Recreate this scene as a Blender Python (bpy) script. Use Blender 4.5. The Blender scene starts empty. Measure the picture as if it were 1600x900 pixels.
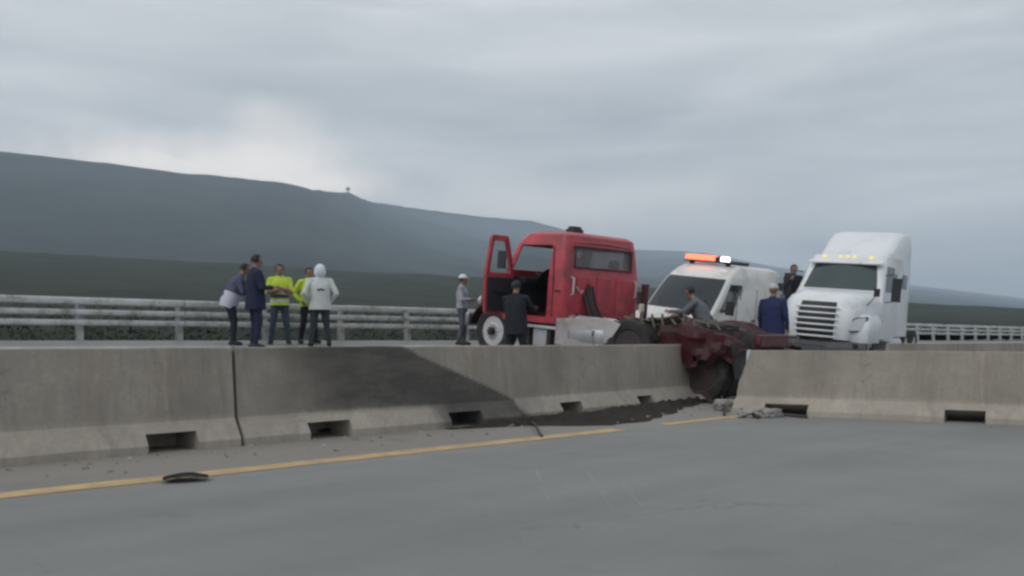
import bpy, bmesh, math, random
import numpy as np
from mathutils import Vector, Matrix, noise as mnoise

random.seed(7)
R = math.radians
SC = bpy.context.scene
COL = SC.collection

# ------------------------------------------------------------------ camera, sky, sun, exposure
EYE = 1.12
FPX = 1400.0                       # focal length in pixels of the 1600-wide photograph
HOR = 532.0                        # row of the horizon
cam_d = bpy.data.cameras.new("camera")
cam = bpy.data.objects.new("camera", cam_d)
COL.objects.link(cam)
cam.location = (0, 0, EYE)
cam.rotation_euler = (R(90), 0, 0)
cam_d.sensor_width = 36.0
cam_d.lens = FPX / 1600 * 36.0
cam_d.shift_y = (HOR - 450) / 1600
cam_d.clip_start = 0.1
cam_d.clip_end = 40000
SC.camera = cam

SC.view_settings.view_transform = 'Standard'
SC.view_settings.look = 'None'
SC.view_settings.exposure = 0.17
SC.view_settings.gamma = 1.0
SC.view_settings.use_curve_mapping = False
SC.render.filter_size = 2.2
SC.cycles.filter_width = 2.7
SC.cycles.volume_bounces = 4
SC.cycles.max_bounces = 8
SC.cycles.use_denoising = True

SUN_EL, SUN_AZ = R(46), R(-125)    # a bright veil behind the cloud, over the left shoulder
world = bpy.data.worlds.new("World")
SC.world = world
world.use_nodes = True
wn, wl = world.node_tree.nodes, world.node_tree.links
for n_ in list(wn):
    wn.remove(n_)


def W(t, **k):
    n = wn.new(t)
    for a, v in k.items():
        setattr(n, a, v)
    return n


def wmath(op, a, b=None, c=None):
    n = W('ShaderNodeMath', operation=op)
    for i, x in enumerate((a, b, c)):
        if x is None:
            continue
        if isinstance(x, (int, float)):
            n.inputs[i].default_value = x
        else:
            wl.new(x, n.inputs[i])
    return n.outputs[0]


w_out = W('ShaderNodeOutputWorld')
w_bg = W('ShaderNodeBackground')
w_bg.inputs['Strength'].default_value = 0.15
sky = W('ShaderNodeTexSky')
sky.sky_type = 'NISHITA'
sky.sun_disc = False
sky.sun_elevation = SUN_EL
sky.sun_rotation = SUN_AZ
w_tc = W('ShaderNodeTexCoord')
w_sep = W('ShaderNodeSeparateXYZ')
wl.new(w_tc.outputs['Generated'], w_sep.inputs[0])
dz = wmath('ADD', wmath('MAXIMUM', w_sep.outputs['Z'], 0.0), 0.16)
w_cmb = W('ShaderNodeCombineXYZ')
wl.new(wmath('MULTIPLY', wmath('DIVIDE', w_sep.outputs['X'], dz), 0.55), w_cmb.inputs[0])
wl.new(wmath('MULTIPLY', wmath('DIVIDE', w_sep.outputs['Y'], dz), 1.25), w_cmb.inputs[1])
w_n1 = W('ShaderNodeTexNoise')
w_n1.inputs['Scale'].default_value = 1.15
w_n1.inputs['Detail'].default_value = 5
w_n1.inputs['Roughness'].default_value = 0.45
w_n1.inputs['Distortion'].default_value = 0.5
wl.new(w_cmb.outputs[0], w_n1.inputs['Vector'])
w_r1 = W('ShaderNodeValToRGB')
w_r1.color_ramp.elements[0].position = 0.33
w_r1.color_ramp.elements[0].color = (2.85, 3.12, 3.32, 1)
w_r1.color_ramp.elements[1].position = 0.72
w_r1.color_ramp.elements[1].color = (5.30, 5.42, 5.50, 1)
w_mp = W('ShaderNodeMapping')
w_mp.inputs['Scale'].default_value = (1.6, 1.6, 11.0)
w_mp.inputs['Rotation'].default_value = (0, R(-7), 0)
wl.new(w_tc.outputs['Generated'], w_mp.inputs[0])
w_n3 = W('ShaderNodeTexNoise')
w_n3.inputs['Scale'].default_value = 1.7
w_n3.inputs['Detail'].default_value = 5
w_n3.inputs['Roughness'].default_value = 0.5
w_n3.inputs['Distortion'].default_value = 0.6
wl.new(w_mp.outputs[0], w_n3.inputs['Vector'])
wl.new(wmath('ADD', wmath('MULTIPLY', w_n1.outputs['Fac'], 0.45), wmath('MULTIPLY', w_n3.outputs['Fac'], 0.55)), w_r1.inputs[0])


def glow(px, py, sharp, warp):
    """a break in the cloud towards one spot of the sky above the ridge, edges torn by noise"""
    d = Vector(((px - 800) / FPX, 1.0, (HOR - py) / FPX)).normalized()
    v = W('ShaderNodeVectorMath', operation='SUBTRACT')
    wl.new(w_tc.outputs['Generated'], v.inputs[0])
    v.inputs[1].default_value = d
    m = W('ShaderNodeVectorMath', operation='MULTIPLY')
    wl.new(v.outputs[0], m.inputs[0])
    m.inputs[1].default_value = sharp
    ln = W('ShaderNodeVectorMath', operation='LENGTH')
    wl.new(m.outputs[0], ln.inputs[0])
    q = wmath('ADD', ln.outputs['Value'], wmath('MULTIPLY', wmath('SUBTRACT', w_n2.outputs['Fac'], 0.5), warp))
    mr = W('ShaderNodeMapRange', interpolation_type='SMOOTHSTEP')
    wl.new(q, mr.inputs[0])
    mr.inputs[1].default_value = 1.0
    mr.inputs[2].default_value = 0.0
    return mr.outputs[0]


w_n2 = W('ShaderNodeTexNoise')
w_n2.inputs['Scale'].default_value = 9.0
w_n2.inputs['Detail'].default_value = 4
wl.new(w_tc.outputs['Generated'], w_n2.inputs['Vector'])
gl = wmath('MAXIMUM', glow(310, 262, (3.8, 3.8, 19), 1.3), wmath('MULTIPLY', glow(505, 288, (6.0, 6.0, 26), 1.2), 0.95))
gl = wmath('MAXIMUM', gl, wmath('MULTIPLY', glow(425, 212, (15, 15, 22), 1.5), 0.42))
gl = wmath('MAXIMUM', gl, wmath('MULTIPLY', glow(900, 318, (2.8, 2.8, 17), 0.9), 0.34))
w_mixg = W('ShaderNodeMix', data_type='RGBA')
wl.new(gl, w_mixg.inputs[0])
wl.new(w_r1.outputs[0], w_mixg.inputs[6])
w_mixg.inputs[7].default_value = (7.6, 7.1, 6.6, 1)
w_mix = W('ShaderNodeMix', data_type='RGBA')
w_mix.inputs[0].default_value = 0.95
wl.new(sky.outputs[0], w_mix.inputs[6])
wl.new(w_mixg.outputs[2], w_mix.inputs[7])
wl.new(w_mix.outputs[2], w_bg.inputs['Color'])
wl.new(w_bg.outputs[0], w_out.inputs['Surface'])

sun_d = bpy.data.lights.new("sun", 'SUN')
sun_d.energy = 0.85
sun_d.angle = R(35)
sun_d.color = (1.0, 0.96, 0.9)
sun = bpy.data.objects.new("sun", sun_d)
COL.objects.link(sun)
sd = Vector((math.sin(SUN_AZ) * math.cos(SUN_EL), math.cos(SUN_AZ) * math.cos(SUN_EL), math.sin(SUN_EL)))
sun.rotation_euler = (-sd).to_track_quat('-Z', 'Y').to_euler()

# ------------------------------------------------------------------ road frame and ground heights
ROAD_AZ = math.atan2(2267 - 800, FPX)
D = Vector((math.sin(ROAD_AZ), math.cos(ROAD_AZ), 0))     # along the road, to the right and away
N = Vector((-math.cos(ROAD_AZ), math.sin(ROAD_AZ), 0))    # across it, away from the camera
GV = [-40, 9.95, 10.35, 12.8, 15.6, 17.5, 18.6, 22.0]
GZ = [0, 0, 0.42, 0.52, 0.90, 1.12, 1.10, 0.55]


def g_at(v):
    return float(np.interp(v, GV, GZ))


def uv2p(u, v, z=0.0):
    return Vector((u * D.x + v * N.x, u * D.y + v * N.y, z))


def p2uv(p):
    return p.x * D.x + p.y * D.y, p.x * N.x + p.y * N.y


def at(px, depth):
    return Vector(((px - 800) / FPX * depth, depth, 0))


def ground_point(px, depth):
    p = at(px, depth)
    p.z = g_at(p2uv(p)[1])
    return p


def near_ground(px, py):
    """point of the near road seen at a pixel"""
    return at(px, FPX * EYE / (py - HOR))


# ------------------------------------------------------------------ tagging and linking
def tag(o, label=None, cat=None, group=None, kind=None):
    if label:
        o['label'] = label
    if cat:
        o['category'] = cat
    if group:
        o['group'] = group
    if kind:
        o['kind'] = kind
    return o


def empty(name, loc=(0, 0, 0), label=None, cat=None, group=None):
    o = bpy.data.objects.new(name, None)
    o.empty_display_size = 0.3
    COL.objects.link(o)
    o.location = loc
    return tag(o, label, cat, group)


def sharpen(bm, ang=38):
    for f in bm.faces:
        f.smooth = True
    lim = R(ang)
    for e in bm.edges:
        if len(e.link_faces) == 2:
            e.smooth = e.calc_face_angle(0) < lim
        else:
            e.smooth = True


def link(name, bm, mat, parent=None, smooth=38, bevel=0, recalc=True):
    if recalc:
        bmesh.ops.recalc_face_normals(bm, faces=bm.faces)
    sharpen(bm, smooth)
    me = bpy.data.meshes.new(name)
    bm.to_mesh(me)
    bm.free()
    for m in (mat if isinstance(mat, (list, tuple)) else [mat]):
        me.materials.append(m)
    o = bpy.data.objects.new(name, me)
    COL.objects.link(o)
    if parent:
        o.parent = parent
    if bevel:
        b = o.modifiers.new("bevel", 'BEVEL')
        b.width = bevel
        b.segments = 2
        b.limit_method = 'ANGLE'
        b.angle_limit = R(40)
    return o


def copy_tree(o, parent=None):
    c = o.copy()
    COL.objects.link(c)
    if parent:
        c.parent = parent
    for ch in list(o.children):
        copy_tree(ch, c)
    return c


# ------------------------------------------------------------------ materials
MATS = {}


def mat(name, col, rough=0.6, metal=0.0, var=0.0, scale=6.0, bump=0.0, bscale=None, spec=0.5, dirt=None, dirt_amt=0.0,
        dirt_scale=2.0, alpha=1.0, emit=None, estr=0.0, coat=0.0, detail=6):
    if name in MATS:
        return MATS[name]
    m = bpy.data.materials.new(name)
    m.use_nodes = True
    nt = m.node_tree
    b = nt.nodes['Principled BSDF']
    b.inputs['Roughness'].default_value = rough
    b.inputs['Metallic'].default_value = metal
    b.inputs['Specular IOR Level'].default_value = spec
    b.inputs['Base Color'].default_value = (*col, 1)
    b.inputs['Coat Weight'].default_value = coat
    b.inputs['Coat Roughness'].default_value = 0.12
    tc = nt.nodes.new('ShaderNodeTexCoord')
    last = None
    if var > 0:
        n = nt.nodes.new('ShaderNodeTexNoise')
        n.inputs['Scale'].default_value = scale
        n.inputs['Detail'].default_value = detail
        n.inputs['Roughness'].default_value = 0.62
        nt.links.new(tc.outputs['Object'], n.inputs['Vector'])
        r = nt.nodes.new('ShaderNodeValToRGB')
        r.color_ramp.elements[0].position = 0.3
        r.color_ramp.elements[1].position = 0.7
        r.color_ramp.elements[0].color = (*[c * (1 - var) for c in col], 1)
        r.color_ramp.elements[1].color = (*[min(1, c * (1 + var)) for c in col], 1)
        nt.links.new(n.outputs['Fac'], r.inputs[0])
        last = r.outputs[0]
        mr = nt.nodes.new('ShaderNodeMapRange')
        mr.inputs[3].default_value = max(0.02, rough - 0.10)
        mr.inputs[4].default_value = min(1, rough + 0.10)
        nt.links.new(n.outputs['Fac'], mr.inputs[0])
        nt.links.new(mr.outputs[0], b.inputs['Roughness'])
    if dirt:
        n = nt.nodes.new('ShaderNodeTexNoise')
        n.inputs['Scale'].default_value = dirt_scale
        n.inputs['Detail'].default_value = 8
        n.inputs['Roughness'].default_value = 0.7
        nt.links.new(tc.outputs['Object'], n.inputs['Vector'])
        mr = nt.nodes.new('ShaderNodeMapRange')
        mr.inputs[1].default_value = 0.62 - dirt_amt * 0.4
        mr.inputs[2].default_value = 0.80 - dirt_amt * 0.2
        nt.links.new(n.outputs['Fac'], mr.inputs[0])
        mx = nt.nodes.new('ShaderNodeMix')
        mx.data_type = 'RGBA'
        nt.links.new(mr.outputs[0], mx.inputs[0])
        if last:
            nt.links.new(last, mx.inputs[6])
        else:
            mx.inputs[6].default_value = (*col, 1)
        mx.inputs[7].default_value = (*dirt, 1)
        last = mx.outputs[2]
    if last:
        nt.links.new(last, b.inputs['Base Color'])
    if bump > 0:
        n = nt.nodes.new('ShaderNodeTexNoise')
        n.inputs['Scale'].default_value = bscale or scale * 4
        n.inputs['Detail'].default_value = 8
        nt.links.new(tc.outputs['Object'], n.inputs['Vector'])
        bp = nt.nodes.new('ShaderNodeBump')
        bp.inputs['Strength'].default_value = bump
        bp.inputs['Distance'].default_value = 0.02
        nt.links.new(n.outputs['Fac'], bp.inputs['Height'])
        nt.links.new(bp.outputs[0], b.inputs['Normal'])
    if alpha < 1:
        b.inputs['Alpha'].default_value = alpha
    if emit:
        b.inputs['Emission Color'].default_value = (*emit, 1)
        b.inputs['Emission Strength'].default_value = estr
    MATS[name] = m
    return m


MUD = (0.10, 0.085, 0.065)
RED = mat("red_paint", (0.56, 0.062, 0.085), 0.42, var=0.15, scale=2.5, dirt=(0.17, 0.042, 0.040), dirt_amt=0.45, dirt_scale=1.6, bump=0.04, bscale=5, coat=0.25)
RED_DARK = mat("dark_red_paint", (0.095, 0.010, 0.020), 0.5, var=0.3, scale=4, dirt=MUD, dirt_amt=0.35, dirt_scale=5)
WHITE = mat("white_paint", (0.78, 0.80, 0.82), 0.35, var=0.05, scale=1.5, dirt=(0.50, 0.49, 0.47), dirt_amt=0.22, dirt_scale=1.3, coat=0.3)
WHITE_W = mat("warm_white_paint", (0.76, 0.75, 0.72), 0.35, var=0.05, scale=1.5, dirt=(0.46, 0.42, 0.37), dirt_amt=0.28, dirt_scale=1.4, coat=0.3)
GLASS_D = mat("dark_glass", (0.018, 0.024, 0.028), 0.06, spec=0.6)
GLASS_C = mat("clear_glass", (0.22, 0.27, 0.28), 0.06, alpha=0.16)
GLASS_R = mat("dusty_rear_glass", (0.24, 0.21, 0.21), 0.2, alpha=0.55, var=0.25, scale=3)
BLACK = mat("black_plastic", (0.022, 0.022, 0.025), 0.6, var=0.2, scale=8)
INTERIOR = mat("dark_trim", (0.022, 0.022, 0.028), 0.8, var=0.25, scale=5)
RUBBER = mat("tyre_rubber", (0.028, 0.026, 0.026), 0.85, var=0.35, scale=7, dirt=MUD, dirt_amt=0.35, dirt_scale=4, bump=0.3)
STEEL = mat("dull_steel", (0.33, 0.34, 0.35), 0.45, 0.8, var=0.2, scale=5, dirt=MUD, dirt_amt=0.2)
ALU = mat("aluminium", (0.62, 0.62, 0.64), 0.42, 0.55, var=0.1, scale=3, dirt=(0.30, 0.27, 0.25), dirt_amt=0.25)
RIM = mat("white_rim", (0.62, 0.60, 0.63), 0.5, 0.2, var=0.12, scale=6, dirt=(0.22, 0.19, 0.19), dirt_amt=0.25, dirt_scale=7)
CHROME = mat("chrome", (0.75, 0.76, 0.78), 0.18, 0.9)
FRAME = mat("chassis_black", (0.035, 0.025, 0.028), 0.7, var=0.35, scale=6, dirt=MUD, dirt_amt=0.4, dirt_scale=5)
GALV = mat("galvanised_steel", (0.58, 0.59, 0.58), 0.5, 0.35, var=0.18, scale=2.0, dirt=(0.22, 0.18, 0.15), dirt_amt=0.35, dirt_scale=3.5)
RED_LAMP = mat("red_lamp", (0.6, 0.03, 0.02), 0.3, emit=(1.0, 0.10, 0.05), estr=4.0)
WHITE_LAMP = mat("white_lamp", (0.8, 0.8, 0.85), 0.3, emit=(0.95, 0.9, 1.0), estr=3.0)
HEAD_LAMP = mat("lit_headlamp", (0.85, 0.82, 0.7), 0.2, emit=(1.0, 0.90, 0.65), estr=1.6)
LAMP_CLEAR = mat("lamp_glass", (0.55, 0.58, 0.62), 0.12, spec=0.6)
AMBER = mat("amber_lamp", (0.75, 0.62, 0.16), 0.3, emit=(1.0, 0.85, 0.25), estr=0.5)
TAIL = mat("red_reflector", (0.55, 0.03, 0.05), 0.25)


def concrete_mat(name, base, rub_shade):
    m = bpy.data.materials.new(name)
    m.use_nodes = True
    nt = m.node_tree
    L = nt.links
    b = nt.nodes['Principled BSDF']
    b.inputs['Roughness'].default_value = 0.85
    tc = nt.nodes.new('ShaderNodeTexCoord')

    def nz(scale, detail=7, stretch=None, rough=0.65):
        n = nt.nodes.new('ShaderNodeTexNoise')
        n.inputs['Scale'].default_value = scale
        n.inputs['Detail'].default_value = detail
        n.inputs['Roughness'].default_value = rough
        if stretch:
            mp = nt.nodes.new('ShaderNodeMapping')
            mp.inputs['Scale'].default_value = stretch
            L.new(tc.outputs['Object'], mp.inputs[0])
            L.new(mp.outputs[0], n.inputs['Vector'])
        else:
            L.new(tc.outputs['Object'], n.inputs['Vector'])
        return n.outputs['Fac']

    def mix(f, a, c, blend='MIX'):
        x = nt.nodes.new('ShaderNodeMix')
        x.data_type = 'RGBA'
        x.blend_type = blend
        for s, v in ((0, f), (6, a), (7, c)):
            if hasattr(v, 'is_linked'):
                L.new(v, x.inputs[s])
            elif isinstance(v, tuple):
                x.inputs[s].default_value = (*v, 1)
            else:
                x.inputs[s].default_value = v
        return x.outputs[2]

    def rng(v, a, c, lo=0.0, hi=1.0):
        x = nt.nodes.new('ShaderNodeMapRange')
        L.new(v, x.inputs[0])
        x.inputs[1].default_value, x.inputs[2].default_value = a, c
        x.inputs[3].default_value, x.inputs[4].default_value = lo, hi
        return x.outputs[0]
    c = mix(rng(nz(1.1), 0.35, 0.68), tuple(x * 0.80 for x in base), tuple(x * 1.16 for x in base))
    c = mix(rng(nz(26, 4), 0.35, 0.7, 0.0, 0.35), c, tuple(x * 0.62 for x in base))
    c = mix(rng(nz(1.0, 5, (9, 9, 0.6)), 0.50, 0.72, 0.0, 0.42), c, (base[0] * 0.66, base[1] * 0.55, base[2] * 0.48))
    c = mix(rng(nz(1.0, 6, (3.1, 3.1, 0.35)), 0.55, 0.68, 0.0, 0.42), c, tuple(x * 0.45 for x in base))
    c = mix(rng(nz(1.0, 6, (5.3, 5.3, 0.5)), 0.60, 0.70, 0.0, 0.35), c, tuple(min(1, x * 1.5) for x in base))
    c = mix(rng(nz(2.6, 9, None, 0.75), 0.60, 0.66, 0.0, 0.5), c, tuple(x * 0.55 for x in base))
    c = mix(rng(nz(60, 2), 0.68, 0.72, 0.0, 0.5), c, tuple(x * 0.4 for x in base))
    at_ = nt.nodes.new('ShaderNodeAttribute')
    at_.attribute_name = "rub_shade"  # tyre rub together with the painted shade of the upper faces
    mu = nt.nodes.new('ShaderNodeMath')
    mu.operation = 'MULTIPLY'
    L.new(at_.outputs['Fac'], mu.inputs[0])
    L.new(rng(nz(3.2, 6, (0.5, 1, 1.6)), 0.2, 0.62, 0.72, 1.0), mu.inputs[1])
    c = mix(mu.outputs[0], c, rub_shade)
    L.new(c, b.inputs['Base Color'])
    bp = nt.nodes.new('ShaderNodeBump')
    bp.inputs['Strength'].default_value = 0.35
    bp.inputs['Distance'].default_value = 0.01
    L.new(nz(38, 8), bp.inputs['Height'])
    L.new(bp.outputs[0], b.inputs['Normal'])
    return m


CONCRETE = concrete_mat("barrier_concrete", (0.43, 0.382, 0.326), (0.050, 0.047, 0.045))
CONCRETE_B = concrete_mat("broken_concrete", (0.36, 0.34, 0.33), (0.10, 0.095, 0.09))


def road_mat(name, base, warm, wear_axis=True):
    m = bpy.data.materials.new(name)
    m.use_nodes = True
    nt = m.node_tree
    L = nt.links
    b = nt.nodes['Principled BSDF']
    b.inputs['Specular IOR Level'].default_value = 0.4
    tc = nt.nodes.new('ShaderNodeTexCoord')

    def nz(scale, detail=6, stretch=(1, 1, 1), rough=0.6):
        n = nt.nodes.new('ShaderNodeTexNoise')
        n.inputs['Scale'].default_value = scale
        n.inputs['Detail'].default_value = detail
        n.inputs['Roughness'].default_value = rough
        mp = nt.nodes.new('ShaderNodeMapping')
        mp.inputs['Scale'].default_value = stretch
        L.new(tc.outputs['Object'], mp.inputs[0])
        L.new(mp.outputs[0], n.inputs['Vector'])
        return n.outputs['Fac']

    def rng(v, a, c, lo=0.0, hi=1.0, smooth=False):
        x = nt.nodes.new('ShaderNodeMapRange')
        if smooth:
            x.interpolation_type = 'SMOOTHSTEP'
        L.new(v, x.inputs[0])
        x.inputs[1].default_value, x.inputs[2].default_value = a, c
        x.inputs[3].default_value, x.inputs[4].default_value = lo, hi
        return x.outputs[0]

    def mix(f, a, c):
        x = nt.nodes.new('ShaderNodeMix')
        x.data_type = 'RGBA'
        for s, v in ((0, f), (6, a), (7, c)):
            if hasattr(v, 'is_linked'):
                L.new(v, x.inputs[s])
            elif isinstance(v, tuple):
                x.inputs[s].default_value = (*v, 1)
            else:
                x.inputs[s].default_value = v
        return x.outputs[2]
    c = mix(rng(nz(0.35), 0.3, 0.7), tuple(x * 0.86 for x in base), tuple(x * 1.14 for x in base))
    c = mix(rng(nz(1.0, 5, (0.06, 1.6, 1)), 0.42, 0.75, 0, 0.4), c, tuple(x * 0.72 for x in base))
    c = mix(rng(nz(90, 3), 0.35, 0.75, 0, 0.5), c, tuple(x * 0.55 for x in base))
    c = mix(rng(nz(140, 2), 0.62, 0.75, 0, 0.55), c, tuple(min(1, x * 1.8) for x in base))
    sp = nt.nodes.new('ShaderNodeSeparateXYZ')
    L.new(tc.outputs['Object'], sp.inputs[0])
    if wear_axis:
        ad = nt.nodes.new('ShaderNodeMath')
        ad.operation = 'MULTIPLY_ADD'
        L.new(nz(0.8, 6), ad.inputs[0])
        ad.inputs[1].default_value = 2.6
        L.new(sp.outputs['Y'], ad.inputs[2])
        c = mix(rng(ad.outputs[0], 7.9, 9.0, 0, 0.85, True), c, warm)
    wv = nt.nodes.new('ShaderNodeMath')
    wv.operation = 'SINE'
    w2 = nt.nodes.new('ShaderNodeMath')
    w2.operation = 'MULTIPLY_ADD'
    L.new(sp.outputs['Y'], w2.inputs[0])
    w2.inputs[1].default_value = 2 * math.pi / 1.83
    w2.inputs[2].default_value = 0.6
    L.new(w2.outputs[0], wv.inputs[0])
    tr = nt.nodes.new('ShaderNodeMath')
    tr.operation = 'MULTIPLY'
    L.new(rng(wv.outputs[0], 0.0, 1.0, 0, 0.30, True), tr.inputs[0])
    L.new(rng(nz(1.3, 5, (0.12, 1, 1)), 0.35, 0.6), tr.inputs[1])
    c = mix(tr.outputs[0], c, tuple(x * 0.62 for x in base))
    vo = nt.nodes.new('ShaderNodeTexVoronoi')
    vo.feature = 'DISTANCE_TO_EDGE'
    vo.inputs['Scale'].default_value = 0.42
    dm = nt.nodes.new('ShaderNodeVectorMath')
    dm.operation = 'ADD'
    n9 = nt.nodes.new('ShaderNodeTexNoise')
    n9.inputs['Scale'].default_value = 2.2
    n9.inputs['Detail'].default_value = 6
    L.new(tc.outputs['Object'], n9.inputs['Vector'])
    L.new(tc.outputs['Object'], dm.inputs[0])
    L.new(n9.outputs['Color'], dm.inputs[1])
    L.new(dm.outputs[0], vo.inputs['Vector'])
    ck = nt.nodes.new('ShaderNodeMath')
    ck.operation = 'MULTIPLY'
    L.new(rng(vo.outputs['Distance'], 0.002, 0.007, 0.40, 0.0), ck.inputs[0])
    L.new(rng(nz(0.22, 3), 0.48, 0.60), ck.inputs[1])
    c = mix(ck.outputs[0], c, tuple(x * 0.30 for x in base))
    c = mix(rng(nz(0.55, 5), 0.63, 0.70, 0, 0.35), c, tuple(x * 0.5 for x in base))
    L.new(c, b.inputs['Base Color'])
    L.new(rng(nz(0.5), 0.3, 0.7, 0.52, 0.72), b.inputs['Roughness'])
    bp = nt.nodes.new('ShaderNodeBump')
    bp.inputs['Strength'].default_value = 0.5
    bp.inputs['Distance'].default_value = 0.006
    L.new(nz(110, 4), bp.inputs['Height'])
    L.new(bp.outputs[0], b.inputs['Normal'])
    return m


ROAD = road_mat("worn_asphalt", (0.235, 0.238, 0.230), (0.275, 0.25, 0.22))
ROAD_FAR = road_mat("pale_far_pavement", (0.27, 0.265, 0.255), (0.27, 0.26, 0.24), False)
YELLOW = mat("worn_yellow_paint", (0.54, 0.37, 0.18), 0.7, var=0.2, scale=5, dirt=(0.30, 0.24, 0.16), dirt_amt=0.4, dirt_scale=3.5)
WHITE_LINE = mat("worn_white_paint", (0.55, 0.55, 0.53), 0.7, var=0.15, scale=5, dirt=(0.27, 0.26, 0.25), dirt_amt=0.5, dirt_scale=3)
SOIL = mat("dark_wet_soil", (0.040, 0.034, 0.029), 0.95, spec=0.1, var=0.4, scale=5, bump=0.8, bscale=22)
SCRAPE = mat("pale_scrape", (0.45, 0.45, 0.45), 0.7, var=0.3, scale=8, alpha=0.20)


# ------------------------------------------------------------------ mesh helpers
def add_box(bm, c, s, rot=None):
    m = Matrix.Translation(c)
    if rot is not None:
        m = m @ rot.to_4x4()
    m = m @ Matrix.Diagonal((*s, 1))
    return bmesh.ops.create_cube(bm, size=1.0, matrix=m)['verts']


def add_tube(bm, pts, r, seg=8, cap=True, flat=1.0):
    pts = [Vector(p) for p in pts]
    rr = r if isinstance(r, (list, tuple)) else [r] * len(pts)
    rings, up = [], None
    for i, p in enumerate(pts):
        t = (pts[min(i + 1, len(pts) - 1)] - pts[max(i - 1, 0)]).normalized()
        if up is None or abs(up.dot(t)) > 0.97:
            up = Vector((0, 0, 1)) if abs(t.z) < 0.9 else Vector((1, 0, 0))
        s = t.cross(up).normalized()
        up = s.cross(t).normalized()
        rings.append([bm.verts.new(p + rr[i] * (math.cos(a) * s + flat * math.sin(a) * up))
                      for a in (2 * math.pi * k / seg for k in range(seg))])
    for a, b in zip(rings, rings[1:]):
        for k in range(seg):
            bm.faces.new((a[k], a[(k + 1) % seg], b[(k + 1) % seg], b[k]))
    if cap:
        bm.faces.new(rings[0][::-1])
        bm.faces.new(rings[-1])
    return rings


def add_lathe(bm, prof, seg=28, axis='Y', c=(0, 0, 0)):
    """prof: (radius, offset along axis)"""
    c = Vector(c)
    rings = []
    for r, o in prof:
        ring = []
        for k in range(seg):
            a = 2 * math.pi * k / seg
            if axis == 'Y':
                v = Vector((r * math.cos(a), o, r * math.sin(a)))
            elif axis == 'X':
                v = Vector((o, r * math.cos(a), r * math.sin(a)))
            else:
                v = Vector((r * math.cos(a), r * math.sin(a), o))
            ring.append(bm.verts.new(c + v))
        rings.append(ring)
    for a, b in zip(rings, rings[1:]):
        for k in range(seg):
            bm.faces.new((a[k], a[(k + 1) % seg], b[(k + 1) % seg], b[k]))
    for ring, (r, o) in ((rings[0], prof[0]), (rings[-1], prof[-1])):
        if r > 1e-4:
            bm.faces.new(ring)
    bmesh.ops.remove_doubles(bm, verts=[v for q in rings for v in q], dist=1e-5)


def add_panel(bm, outer, holes, thick, to3):
    """flat panel with holes; to3 maps (a, b, depth) to a point"""
    edges = []
    for loop in [outer] + list(holes):
        vs = [bm.verts.new(to3(a, b, 0)) for a, b in loop]
        for i in range(len(vs)):
            edges.append(bm.edges.new((vs[i], vs[(i + 1) % len(vs)])))
    r = bmesh.ops.triangle_fill(bm, edges=edges, use_beauty=True)
    faces = [f for f in r['geom'] if isinstance(f, bmesh.types.BMFace)]
    off = to3(0, 0, thick) - to3(0, 0, 0)
    ex = bmesh.ops.extrude_face_region(bm, geom=faces)
    bmesh.ops.translate(bm, verts=[v for v in ex['geom'] if isinstance(v, bmesh.types.BMVert)], vec=off)
    return faces


def rpoly(pts, r, n=4):
    """round the corners of a 2-D polygon"""
    out = []
    k = len(pts)
    for i in range(k):
        p0, p, p1 = Vector(pts[i - 1]), Vector(pts[i]), Vector(pts[(i + 1) % k])
        a, b = (p0 - p), (p1 - p)
        q = min(r, a.length * 0.45, b.length * 0.45)
        A, B = p + a.normalized() * q, p + b.normalized() * q
        for t in range(n + 1):
            t /= n
            out.append(tuple((1 - t) ** 2 * A + 2 * t * (1 - t) * p + t * t * B))
    return out


def sheet(name, us, vs, zf, m, kind='structure', off=0.0):
    bm = bmesh.new()
    g = [[bm.verts.new((u, v, zf(u, v) + off)) for v in vs] for u in us]
    for i in range(len(us) - 1):
        for j in range(len(vs) - 1):
            bm.faces.new((g[i][j], g[i + 1][j], g[i + 1][j + 1], g[i][j + 1]))
    o = link(name, bm, m)
    if kind:
        o['kind'] = kind
    o.rotation_euler.z = math.atan2(D.y, D.x)      # local x runs along the road, local y across it
    return o


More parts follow.
